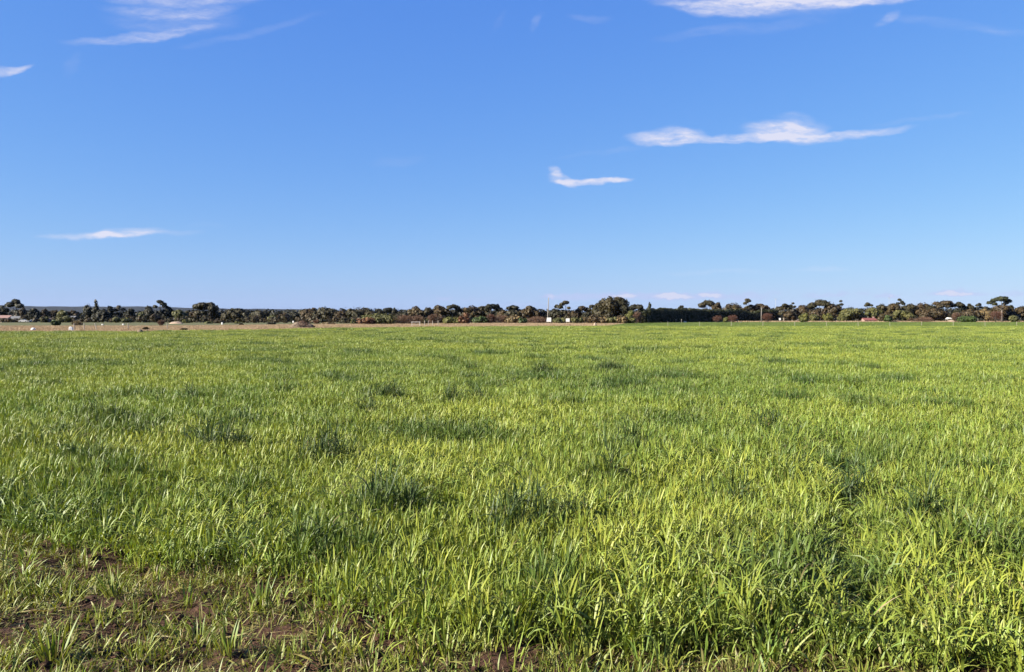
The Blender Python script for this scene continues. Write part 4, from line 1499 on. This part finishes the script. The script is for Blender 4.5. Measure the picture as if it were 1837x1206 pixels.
SHRUBS = [
    ('shrub', 99, 574.5, 15, 198, 'bush', 'green', 'dense dark green round shrub alone in the left paddock', S1),
    ('twiggy_bush', 139, 576.5, 19, 190, 'twig', 'tan', 'tan twiggy bush above the white box on the left', S1),
    ('twiggy_bush', 289, 575.5, 12, 172, 'twig', 'pink', 'small pinkish leafless bush in the left dry strip', S2),
    ('shrub', 80, 567, 16, 350, 'bush', 'olive', 'olive shrub left of the small brown roofed house', S1),
    ('shrub', 118, 566, 26, 346, 'bush', 'olive', 'olive shrub behind the dark round paddock shrub', S1),
    ('shrub', 208, 568, 14, 330, 'bush', 'olive', 'small rounded yellowish shrub below the pinkish gum', S1),
    ('shrub', 228, 570, 20, 330, 'bush', 'olive', 'low olive shrub below the wide dark tree on the left', S1),
    ('shrub', 280, 561, 16, 340, 'bush', 'brown', 'brown shrub at the foot of the sparse reaching gum', S1),
    ('shrub', 335, 573, 14, 310, 'bush', 'yel', 'small yellowish shrub left of the large open gum', S1),
    ('shrub', 394, 573, 18, 285, 'bush', 'brown', 'low dark shrub under the large open gum', S1),
    ('shrub', 374, 577.5, 12, 270, 'bush', 'yel', 'tiny light green shrub at the foot of the large open gum', S1),
    ('shrub', 425, 577.5, 11, 270, 'bush', 'yel', 'tiny light green shrub below the broad dark dome', S1),
    ('twiggy_bush', 568, 574, 11, 250, 'twig', 'rust', 'orange brown bush just right of the brush heap', S2),
    ('shrub', 588, 578.5, 22, 245, 'bush', 'tan', 'low tan shrub second right of the brush heap', S1),
    ('shrub', 635, 572, 10, 250, 'bush', 'olive', 'small greyish shrub left of the olive and red bush', S1),
    ('shrub', 680, 562, 52, 228, 'bush', 'olive', 'large olive bush with a peaked top left of the white rail frame', S1),
    ('shrub', 658, 568, 26, 222, 'bush', 'rust', 'reddish left half of the large bush left of the white rail frame', S1),
    ('twiggy_bush', 724, 565, 36, 232, 'twig', 'pink', 'pinkish leafless thicket left of the white rail frame', S2),
    ('twiggy_bush', 746, 566, 28, 238, 'twig', 'pink', 'brown thicket behind the white rail frame', S2),
    ('shrub', 760, 569, 16, 246, 'bush', 'olive', 'olive shrub right of the white rail frame', S1),
    ('twiggy_bush', 780, 563.5, 24, 255, 'twig', 'pink', 'pinkish brown leafless bush right of the white rail frame', S2),
    ('shrub', 815, 568, 30, 245, 'bush', 'yel', 'yellowish olive bush left of the tall red brown bush', S1),
    ('twiggy_bush', 834, 561.5, 20, 240, 'bush', 'rust', 'tall red brown bush standing out in the centre left', S2),
    ('shrub', 862, 566, 24, 262, 'bush', 'green', 'dark green pointed bush right of the tall red brown bush', S1),
    ('twiggy_bush', 879, 564, 16, 262, 'twig', 'red', 'red brown leafless dome below the sparse umbrella gum', S2),
    ('twiggy_bush', 899, 565, 26, 264, 'twig', 'pink', 'brown leafless thicket right of the red brown dome', S2),
    ('shrub', 924, 565, 30, 262, 'bush', 'tan', 'tan olive bush left of the small dark green bush', S1),
    ('shrub', 937, 570.5, 15, 252, 'bush', 'green', 'small dark green bush left of the pole', S1),
    ('twiggy_bush', 961, 568, 36, 262, 'twig', 'pink', 'broad pinkish thicket just left of the pole', S2),
    ('shrub', 1003, 570, 24, 262, 'bush', 'olive', 'olive shrub between the two white boards', S1),
    ('shrub', 1035, 568.5, 20, 258, 'bush', 'olive', 'domed olive shrub right of the right white board', S1),
    ('shrub', 1051, 568, 18, 262, 'bush', 'tan', 'tan shrub left of the brown bush with a dark side', S1),
    ('shrub', 1067, 563, 23, 252, 'bush', 'brown', 'brown bush with a dark right side left of the biggest tree', S1),
    ('shrub', 1082, 568, 16, 262, 'bush', 'tan', 'tan olive shrub under the left of the biggest tree', S1),
    ('shrub', 1095, 566, 21, 262, 'bush', 'olive', 'round olive shrub under the biggest tree', S1),
    ('twiggy_bush', 1113, 566, 22, 262, 'bush', 'tan', 'pinkish olive shrub under the right of the biggest tree', S1),
    ('shrub', 1128, 556, 20, 265, 'bush', 'yel', 'tall yellowish olive bush right of the biggest tree', S1),
    ('twiggy_bush', 1142, 559.5, 16, 275, 'twig', 'pink', 'pinkish leafless bush left of the hedge', S2),
    ('twiggy_bush', 1288, 566.5, 18, 338, 'twig', 'red', 'left red brown round bush before the dark hedge', S2),
    ('shrub', 1301, 567, 9, 345, 'bush', 'yel', 'little green shrub between two red brown bushes at the hedge', S1),
    ('twiggy_bush', 1315, 565.5, 21, 342, 'twig', 'red', 'middle red brown bush before the dark hedge', S2),
    ('twiggy_bush', 1377, 562.5, 23, 346, 'twig', 'red', 'largest red brown bush right of the white pole at the hedge', S2),
    ('shrub', 1442, 561.5, 21, 345, 'bush', 'yel', 'yellowish bush standing forward right of the hedge', S1),
    ('shrub', 1461, 563, 16, 385, 'bush', 'olive', 'olive shrub right of the forward yellowish bush', S1),
    ('shrub', 1486, 561, 20, 386, 'bush', 'yel', 'yellow green bush below the rounded brown tree at right', S1),
    ('shrub', 1508, 564, 16, 388, 'bush', 'olive', 'olive shrub left of the broad low olive tree', S1),
    ('shrub', 1587, 560, 24, 386, 'bush', 'orange', 'orange brown bush just right of the red roofed house', S1),
    ('shrub', 1594, 565, 14, 380, 'bush', 'green', 'green shrub at the foot of the rusty dome', S1),
    ('twiggy_bush', 1655, 569, 44, 380, 'twig', 'pink', 'long pinkish thicket along the strip left of the white shelter', S2),
    ('twiggy_bush', 1714, 561, 20, 384, 'twig', 'pink', 'purplish thicket right of the white shelter', S2),
    ('shrub', 1735, 567, 36, 376, 'bush', 'green', 'low bright green bush right of the white shelter', S1),
    ('twiggy_bush', 1786, 558.5, 25, 376, 'twig', 'red', 'tall red brown bush beneath the umbrella pine', S2),
    ('shrub', 1818, 565.5, 18, 382, 'bush', 'olive', 'olive shrub right of the red bush under the umbrella pine', S1),
    ('tussock', 262, 589.8, 5, 112, 'bush', 'brown', 'small brown tussock in the left dry strip', S1),
    ('tussock', 330, 591.6, 8, 104, 'bush', 'tan', 'low brown tussock at the crop edge left of the large gum', S1),
    ('tussock', 434, 580.5, 6, 200, 'bush', 'dark', 'dark tussock in the dry strip below the broad dome', S1),
    ('tussock', 488, 578, 14, 235, 'bush', 'dark', 'dark low tussock left of the brush heap', S1),
]

for k, (nm, px, top, w, d, kd, ck, lab, g) in enumerate(TREES):
    plant(nm, px, top, w * (1.16 if kd == 'dome' else 1.05), d, kd, ck, lab, 700 + k, g, 'tree', bark=M_PALEBARK if (nm == 'gum_tree') else None)
for k, (nm, px, top, w, d, kd, ck, lab, g) in enumerate(SHRUBS):
    plant(nm, px, top, w * (1.22 if 220 < d < 300 else 1.08), d, kd, ck, lab, 900 + k, g, 'shrub')


def build_hedge():
    """clipped cypress hedge running away to the right"""
    R = rs(77)
    o = root('cypress_hedge', (at(1160, 322)[0], 322, 0), 'long dark clipped cypress hedge with sunlit top right of centre', 'hedge')
    lobes = []
    st = [(1155, 318, 557, 6), (1163, 321, 554, 7), (1172, 325, 554, 7), (1184, 330, 553, 7), (1198, 337, 553.5, 7), (1212, 344, 554, 7), (1226, 350, 553.5, 7), (1240, 356, 553.5, 7), (1252, 361, 554.5, 7),
          (1262, 366, 556, 7), (1274, 371, 556, 7), (1287, 376, 555.5, 7), (1300, 381, 556, 7), (1313, 386, 555, 7), (1326, 391, 555, 7), (1337, 396, 558, 6), (1345, 399, 561, 6), (1353, 402, 560, 6),
          (1362, 405, 556, 6), (1372, 409, 556, 7), (1383, 413, 555.5, 7), (1394, 417, 556, 6)]
    sa = np.array(st)
    for px in np.arange(1155, 1396, 4.5):
        d, top = np.interp(px, sa[:, 0], sa[:, 1]), np.interp(px, sa[:, 0], sa[:, 2]) + R.normal(0, .35)
        x, y, _ = at(px, d)
        h = at(px, d, top)[2]
        rw = 2.0
        for z in (.18, .42, .66):
            lobes.append((x - o.location.x + R.normal(0, .2), y - 322 + R.normal(0, .2), h * z, rw * R.uniform(.9, 1.15), rw * R.uniform(.9, 1.15), h * .24))
        lobes.append((x - o.location.x, y - 322, h * .84, rw * .95, rw * .95, h * .15))
        lobes.append((x - o.location.x + R.normal(0, .5), y - 322 + R.normal(0, .5), h * .97, rw * .45, rw * .45, h * .05))
    v, f, l, a = cards(R, lobes, 30000, .36, inner=.75, up=.2)
    mesh_obj('foliage', mesh_np('foliage', v, f, l, CROWN['cyp'], {'lf': a}), o)
    mb = MB()
    for px, d, top, hwp in st[::2]:
        x, y, _ = at(px, d)
        mb.tube([(x - o.location.x, y - 322, -.1), (x - o.location.x, y - 322, 3.4)], [.2, .1], 6)
    tag(mb.build('stem', M_BARK, o), kind='stuff')


build_hedge()


def build_woodland():
    """trees farther back that only fill the gaps as one dark mass"""
    R = rs(78)
    lobes = []
    for px in np.arange(-60, 1900, 4.2):
        d = np.interp(px, [0, 560, 1000, 1150, 1250, 1837], [470, 400, 370, 430, 520, 500]) * R.uniform(.96, 1.08)
        top = np.interp(px, [0, 120, 300, 560, 800, 1000, 1150, 1400, 1837], [557.5, 560, 557, 556, 554.5, 555.5, 557, 552, 551]) + R.uniform(-2, 3)
        x, y, _ = at(px, d)
        h = at(px, d, top)[2]
        r = R.uniform(2.0, 3.4)
        lobes.append((x, y, h * .62, r, r, h * .38))
        lobes.append((x + R.normal(0, .8), y, h * .25, r, r, h * .3))
    v, f, l, a = cards(R, lobes, 60000, .55, inner=.55)
    tag(mesh_obj('woodland', mesh_np('woodland', v, f, l, CROWN['dark'], {'lf': a})), 'dark woodland filling in behind the tree line', 'woodland', kind='stuff')


build_woodland()


def build_scrub():
    """low scrub closing the foot of the tree line"""
    R = rs(79)
    for nm, ck, seed, label in (('scrub', 'brown', 1, 'low brown scrub along the foot of the tree line'), ('undergrowth', 'gum', 2, 'low dark undergrowth along the foot of the tree line')):
        lobes = []
        for px in np.arange(-50, 1150, 5.5):
            d = np.interp(px, [0, 300, 480, 560, 800, 1000, 1150], [356, 346, 316, 292, 280, 280, 290]) * R.uniform(.98, 1.03)
            if R.rand() < .35:
                continue
            top = R.uniform(565, 573)
            x, y, _ = at(px + R.uniform(-3, 3), d)
            h = at(px, d, top)[2]
            r = R.uniform(.7, 1.6)
            lobes.append((x, y, h * .5, r, r, h * .5))
        v, f, l, a = cards(R, lobes, 9000, .30, inner=.55)
        tag(mesh_obj(nm, mesh_np(nm, v, f, l, CROWN[ck], {'lf': a})), label, nm, kind='stuff')


build_scrub()


# ------------------------------------------------------------------ built things
def gable(mb_wall, mb_roof, w, dp, hw, hr, over=.25, th=.12):
    """box walls with gable ends left and right, roof ridge along x"""
    mb_wall.box(-w / 2, w / 2, -dp / 2, dp / 2, 0, hw)
    for s in (-1, 1):
        xx = s * w / 2 * .998
        mb_wall.hexa([(xx - s * .15, -dp / 2, hw), (xx, -dp / 2, hw), (xx, dp / 2, hw), (xx - s * .15, dp / 2, hw), (xx - s * .15, -.02, hw + hr), (xx, -.02, hw + hr), (xx, .02, hw + hr), (xx - s * .15, .02, hw + hr)])
    k = hr / (dp / 2)
    for s in (-1, 1):
        y0, z0 = s * (dp / 2 + over), hw - over * k + .02
        mb_roof.hexa([(-w / 2 - over, y0, z0), (w / 2 + over, y0, z0), (w / 2 + over, 0, hw + hr + .02), (-w / 2 - over, 0, hw + hr + .02),
                      (-w / 2 - over, y0, z0 + th), (w / 2 + over, y0, z0 + th), (w / 2 + over, 0, hw + hr + .02 + th), (-w / 2 - over, 0, hw + hr + .02 + th)])


def house(name, px, d, w, dp, hw, hr, wall, roof, label, rz=0.0, windows=(), doors=(), chimney=None, cat='house'):
    o = root(name, at(px, d), label, cat, rz=rz)
    a, b = MB(), MB()
    gable(a, b, w, dp, hw, hr)
    a.build('wall', wall, o)
    rf = b.build('roof', roof, o)
    for (x0, x1, z0, z1) in windows:
        m = MB()
        m.box(x0, x1, -dp / 2 - .05, -dp / 2 + .02, z0, z1)
        wn = m.build('window', M_WHITE, o)
        m = MB()
        m.box(x0 + .08, x1 - .08, -dp / 2 - .065, -dp / 2 - .03, z0 + .08, z1 - .08)
        m.build('pane', M_GLASS, wn)
    for (x0, x1, z1) in doors:
        m = MB()
        m.box(x0, x1, -dp / 2 - .045, -dp / 2 + .02, .02, z1)
        m.build('door', M_DARK, o)
    if chimney:
        m = MB()
        x, z = chimney
        m.box(x - .35, x + .35, -.3, .3, hw, z)
        m.build('chimney', M_PINKWALL, rf)
    return o


house('farm_shed', 8, 368, 6.6, 5, 2.0, 1.1, M_CREAM, M_ROOFOR, 'orange roofed shed at the extreme left edge', windows=((-2.2, -.6, .6, 1.6),), doors=((.6, 2.6, 1.8),), cat='shed')
house('farm_shed', 31, 366, 4.2, 4.5, 1.5, 1.2, M_BLUEWALL, M_ROOFGREY, 'small shed with pale roof and dark blue wall at far left', rz=.35, doors=((-.4, .8, 1.4),), cat='shed')
house('farm_house', 87, 352, 2.9, 3.4, .9, 1.0, M_ROOFBROWN, M_ROOFBROWN, 'small brown roofed building left of the dark paddock shrub', rz=.5, windows=((.3, .9, .3, .8),))
house('far_house', 131, 362, 2.8, 3, 2.2, .55, M_ROOFBROWN, M_ROOFGREY, 'pale grey roof showing between trees left of the tall pine', windows=((-.8, .2, 1.0, 1.8),))
house('red_roofed_house', 1558, 391, 5.8, 5, .9, 1.0, M_PINKWALL, M_ROOFRED, 'red roofed house half hidden among trees on the right', windows=((-2.2, -1.2, .3, .8), (.4, 1.4, .3, .8)), chimney=(2.4, 2.7))
house('pump_house', 262, 350, 2.0, 2.0, .4, .3, M_ROOFBROWN, M_ROOFGREY, 'low grey roofed hut under the dark trees left of the sparse gum', cat='shed')


def car(px, d, mat, label, L_=4.3, rz=0.0):
    """small parked car seen side-on"""
    o = root('parked_car', at(px, d), label, 'car', rz=rz)
    h = L_ / 2
    prof = [(-h, .35), (-h, .85), (-h * .62, .95), (-h * .42, 1.42), (h * .30, 1.45), (h * .58, .98), (h * .95, .85), (h, .60), (h, .35)]
    m = MB()
    n = len(prof)
    for s in (-.85, .85):
        m.poly([(x, s, z) for x, z in (prof if s < 0 else prof[::-1])])
    for i in range(n):
        (x0, z0), (x1, z1) = prof[i], prof[(i + 1) % n]
        m.poly([(x0, -.85, z0), (x0, .85, z0), (x1, .85, z1), (x1, -.85, z1)])
    m.build('body', mat, o)
    m = MB()
    m.poly([(-h * .52, -.86, 1.0), (h * .45, -.86, 1.0), (h * .26, -.86, 1.36), (-h * .38, -.86, 1.34)])
    m.box(-h * .36, h * .24, -.872, -.862, 1.02, 1.33)
    m.build('side_window', M_GLASS, o)
    for x in (-h * .62, h * .60):
        for s in (-.82, .82):
            m = MB()
            m.tube([(x, s - .1, .32), (x, s + .1, .32)], [.32, .32], 12)
            m.build('wheel', M_TYRE, o)


car(12, 358, M_REDCAR, 'dark red car parked before the orange roofed shed', 4.5)
car(43.5, 356, M_WHITECAR, 'white car parked right of the small blue walled shed', 4.0)
car(60, 352, M_WHITECAR, 'pale vehicle parked below the rounded dark green tree at far left', 3.6, .6)


def wire_fence(px_d, h, label, mats, rows, r=.05, lean=None):
    """posts at (px, distance) with wires between; each post a part"""
    x0, y0, _ = at(*px_d[0])
    o = root('wire_fence', (x0, y0, 0), label, 'fence')
    pts = []
    for k, (px, d) in enumerate(px_d):
        x, y, _ = at(px, d)
        x, y = x - x0, y - y0
        pts.append((x, y))
        m = MB()
        t = (lean or {}).get(k, 0)
        m.tube([(x, y, -.2), (x + t * .5, y, h * .5), (x + t, y, h)], [r * 1.1, r, r * .95], 7)
        m.build('post', mats, o)
    for z in rows:
        m = MB()
        for a, b in zip(pts, pts[1:]):
            m.tube([(a[0], a[1], z), ((a[0] + b[0]) / 2, (a[1] + b[1]) / 2, z - .03), (b[0], b[1], z)], [.006] * 3, 4)
        m.build('wire', M_WIRE, o)


wire_fence([(133, 106), (151, 108), (174, 110), (230, 112), (300, 116)], 1.05, 'sparse pale post fence in the dry strip right of the white box', M_POST, (.4, .7, .95), .055, {2: -.3})
wire_fence([(1198 + 56.9 * i, 152.5) for i in range(12)], 1.12, 'thin pale post fence across the right of the field', M_POST, (.5, .9), .028)
wire_fence([(762, 178), (768.5, 178), (776, 178), (786, 178)], 1.25, 'short pale post fence right of the white rail frame', M_POST, (.6, 1.0), .07)


def rail_frame():
    o = root('rail_frame', at(746, 168), 'white rail frame with two legs standing in the dry grass', 'frame')
    for s, b in ((-.82, .2), (.82, 0)):
        m = MB()
        m.box(s - .05, s + .05, -.05, .05, -.05, .92)
        m.build('leg', M_RAIL, o)
    m = MB()
    m.box(-.95, .95, -.06, .06, .921, 1.03)
    m.build('top_rail', M_RAIL, o)
    m = MB()
    m.box(-.77, .77, -.03, .03, .45, .52)
    m.build('lower_rail', M_POST, o)


rail_frame()


def white_box():
    o = root('white_tank', at(127.5, 104), 'upright white plastic tank at the field edge on the left', 'tank', rz=.25)
    m = MB()
    m.hexa([(-.26, -.24, 0), (.26, -.24, 0), (.26, .24, 0), (-.26, .24, 0), (-.20, -.2, .60), (.20, -.2, .52), (.20, .2, .52), (-.20, .2, .60)])
    m.build('body', M_WHITE, o, bevel=.05)
    m = MB()
    m.tube([(-.02, 0, .53), (-.02, 0, .64)], [.11, .10], 10)
    m.build('lid', M_WHITE, o)
    o = root('white_sack', at(59.5, 104), 'white sack lying in the dry strip near the left edge', 'sack', rz=.2)
    m = MB()
    m.tube([(-.24, 0, .20), (-.16, 0, .25), (0, 0, .28), (.15, 0, .30), (.25, 0, .33)], [.08, .19, .22, .18, .07], 9)
    m.build('bag', M_WHITE, o, smooth=True)
    m = MB()
    m.tube([(.25, 0, .33), (.30, 0, .36)], [.05, .07], 8)
    m.build('tied_end', M_WHITE, o)


white_box()


def boards():
    # the pole and the two white boards
    o = root('utility_pole', at(982, 262), 'tall leaning grey pole behind the left white board', 'pole')
    top = at(984.3, 262, 534)
    m = MB()
    dx = top[0] - o.location.x
    m.tube([(0, 0, -.3), (dx * .5, 0, top[2] * .5), (dx, 0, top[2])], [.19, .16, .12], 9)
    m.build('shaft', M_POLE, o, smooth=True)
    m = MB()
    m.tube([(dx, 0, top[2]), (dx, 0, top[2] + .06)], [.13, .10], 9)
    m.build('cap', M_GREY, o)
    for px, d, w, z0, z1, sk, label in ((984.5, 236, 1.38, .75, 1.98, .16, 'larger white board at the foot of the pole'), (1018.5, 240, 1.1, .75, 1.75, 0, 'smaller white board right of the pole')):
        o = root('white_board', at(px, d), label, 'board')
        m = MB()
        m.hexa([(-w / 2, -.05, z0), (w / 2, -.05, z0), (w / 2, .05, z0), (-w / 2, .05, z0), (-w / 2 + sk, -.05, z1), (w / 2, -.05, z1), (w / 2, .05, z1), (-w / 2 + sk, .05, z1)])
        m.build('panel', M_WHITE, o)
        for s in (-.36, .36):
            m = MB()
            m.box(s * w - .04, s * w + .04, .05, .13, -.1, z1 * .85)
            m.build('post', M_POST, o)
    # pale pole before the hedge
    o = root('pale_pole', at(1365.5, 352), 'pale pole standing before the right part of the dark hedge', 'pole')
    m = MB()
    z = at(1365.5, 352, 552)[2]
    m.tube([(0, 0, -.3), (.03, 0, z * .5), (.1, 0, z)], [.18, .15, .11], 8)
    m.build('shaft', M_POLE, o, smooth=True)
    m = MB()
    m.box(-.6, .8, -.06, .06, z - .25, z - .12)
    m.build('crossarm', M_POST, o)
    o = root('small_sign', at(1399, 380), 'small white sign at the right end of the hedge', 'sign')
    m = MB()
    m.box(-.45, .45, -.03, .03, .95, 2.0)
    m.build('panel', M_WHITE, o)
    m = MB()
    m.box(-.05, .05, .031, .12, -.1, 1.9)
    m.build('post', M_POST, o)
    for px, py, lab in ((1391, 537, 'thin light mast above the right end of the hedge'), (1594.5, 535, 'thin light mast above the trees right of the red roofed house')):
        o = root('light_mast', at(px, 450), lab, 'mast')
        z = at(px, 450, py)[2]
        m = MB()
        m.tube([(0, 0, -.3), (0, 0, z)], [.12, .06], 7)
        m.build('shaft', M_GREY, o)
        m = MB()
        m.box(-.7, .7, -.12, .12, z, z + .18)
        m.build('lamp_head', M_GREY, o)
    for px, d, lab in ((1212.5, 330, 'left of two small white reflector posts before the dark hedge'), (1222.5, 330, 'right of two small white reflector posts before the dark hedge')):
        o = root('reflector_post', at(px, d), lab, 'post')
        m = MB()
        m.tube([(0, 0, -.1), (0, 0, 1.15)], [.06, .05], 7)
        m.build('shaft', M_POST, o)
        m = MB()
        m.tube([(0, -.05, 1.30), (0, .02, 1.30)], [.17, .17], 12)
        m.build('disc', M_POST, o)
    # white shelter with a curved top
    o = root('white_shelter', at(1702, 388), 'low white arched shelter among the trees at right', 'shelter')
    m = MB()
    arc = [(math.cos(t) * 1.05, math.sin(t) * .75 + 1.5) for t in np.linspace(0, math.pi, 9)]
    for (x0, z0), (x1, z1) in zip(arc, arc[1:]):
        m.poly([(x0, -1, z0), (x1, -1, z1), (x1, 1, z1), (x0, 1, z0)])
    m.poly([(x, -1, z) for x, z in arc])
    m.poly([(x, 1, z) for x, z in arc[::-1]])
    m.build('cover', M_WHITE, o)
    for sx in (-1, 1):
        for sy in (-.9, .9):
            m = MB()
            m.box(sx - .05, sx + .05, sy - .05, sy + .05, -.05, 1.5)
            m.build('leg', M_POST, o)


boards()


def lump_mesh(R, w, dp, h, mat, seed, rough=.25, nx=26, ny=18):
    xs, ys = np.linspace(-1, 1, nx), np.linspace(-1, 1, ny)
    X, Y = np.meshgrid(xs, ys)
    q = np.clip(1 - X ** 2 - Y ** 2, 0, 1) ** .7
    Z = q * h * (1 - rough + 2 * rough * fnoise(X * w, Y * dp, .9, seed, 3)) - .04
    v = np.stack((X * w / 2, Y * dp / 2, Z), -1).reshape(-1, 3)
    i = (np.arange(ny - 1)[:, None] * nx + np.arange(nx - 1)[None]).ravel()
    qd = np.stack((i, i + 1, i + nx + 1, i + nx), -1)
    return mesh_np('mound', v, np.full(len(qd), 4), qd, mat, smooth=True)


def brush_heap():
    R = rs(91)
    o = root('brush_heap', at(541, 138), 'heap of dead brown branches at the far edge of the field', 'brush heap')
    mesh_obj('mound', lump_mesh(R, 4.6, 3.2, 1.05, M_SOILMOUND, 95, .45), o)
    for mat, n, r0 in ((M_STICK, 420, .022), (M_STICKPALE, 160, .025)):
        m = MB()
        for k in range(n):
            a, q = R.rand() * 6.283, math.sqrt(R.rand())
            x, y = math.cos(a) * q * 2.35, math.sin(a) * q * 1.6
            peak = 1.45 * (1 - min(1, abs(x - .1) / 2.6)) ** 1.1
            z = max(.05, peak * (1 - .4 * q) * R.uniform(.35, 1.0))
            L_ = R.uniform(.3, 1.0)
            t = R.rand() * 6.283
            e = R.uniform(-.35, .6)
            dv = (math.cos(t) * math.cos(e) * L_ / 2, math.sin(t) * math.cos(e) * L_ / 2, math.sin(e) * L_ / 2)
            r = r0 * R.uniform(.5, 1.6)
            m.tube([(x - dv[0], y - dv[1], max(.02, z - dv[2])), (x + R.normal(0, .05), y, z + .04), (x + dv[0], y + dv[1], z + dv[2])], [r, r * .8, r * .4], 4)
        tag(m.build('branches', mat, o), kind='stuff')
    lobes = [(.5, 0, .55, 1.2, .9, .5), (1.5, .1, .3, .8, .7, .3), (-.9, 0, .35, 1.1, .9, .35), (.1, .2, .9, .6, .6, .4)]
    v, f, l, a = cards(R, lobes, 900, .11, inner=.6)
    tag(mesh_obj('dead_leaves', mesh_np('dead_leaves', v, f, l, CROWN['rust'], {'lf': a}), o), kind='stuff')
    o = root('white_marker', at(526, 150), 'small white marker post at the left of the brush heap', 'marker')
    m = MB()
    m.tube([(0, 0, -.05), (0, 0, .95)], [.04, .04], 7)
    m.build('shaft', M_POST, o)
    m = MB()
    m.box(-.13, .13, -.05, .05, .9, 1.25)
    m.build('head', M_WHITE, o, bevel=.03)


brush_heap()


def mounds():
    R = rs(92)
    for px, d, w, dp, h, mat, label in (
            (251, 80, .75, .7, .70, M_SOILMOUND, 'small earth mound poking out of the crop on the left'),
            (316, 262, 4.6, 3.0, .75, M_SAND, 'low pinkish heap of dry earth left of the large open gum'),
            (1067.5, 166, .75, .7, .95, M_SAND, 'small sandy hump at the right end of the tall dry grass'),
            (1706, 384, 4.6, 3.0, 1.0, M_SAND, 'sandy mound below the white shelter'),
            (1323, 345, 1.0, .8, .75, M_SAND, 'pale lump on the strip right of the middle red brown bush'),
            (1329.5, 338, .8, .7, .55, M_DARK, 'dark lump on the strip right of the middle red brown bush'),
            (1229, 345, 1.6, 1.0, .7, M_WHITE, 'low white heap before the left part of the hedge')):
        nm = 'earth_mound' if mat in (M_SAND, M_SOILMOUND) else 'heap'
        o = mesh_obj(nm, lump_mesh(R, w, dp, h, mat, int(px), .35, 18, 14))
        o.location = at(px, d)
        tag(o, label, 'mound')
    for px, d, z, label in ((184, 205, .26, 'left of two pale specks in the far left paddock'), (221, 205, .34, 'right of two pale specks in the far left paddock'), (398.5, 225, .6, 'white box at the edge of the dry strip below the large open gum')):
        o = root('white_crate', at(px, d), label, 'box')
        m = MB()
        m.box(-.2, .2, -.2, .2, 0, z)
        m.build('body', M_WHITE, o, bevel=.03)
        m = MB()
        m.box(-.22, .22, -.22, .22, z + .002, z + .06)
        m.build('lid', M_WHITE, o)


mounds()


# ------------------------------------------------------------------ haze
def build_haze():
    m = MB()
    m.box(-6300, 6300, -2300, 6300, -8, 130)
    mt, nt, N, L = new_mat('haze_air')
    out = N('ShaderNodeOutputMaterial')
    v = N('ShaderNodeVolumePrincipled')
    v.inputs['Color'].default_value = (.48, .62, 1.0, 1)
    v.inputs['Density'].default_value = HAZE
    v.inputs['Anisotropy'].default_value = 0.0
    L(v.outputs[0], out.inputs['Volume'])
    tag(m.build('haze', mt), 'thin blue air haze over the far hills', 'haze', kind='stuff')


HAZE = 1.1e-5
if HAZE:
    build_haze()
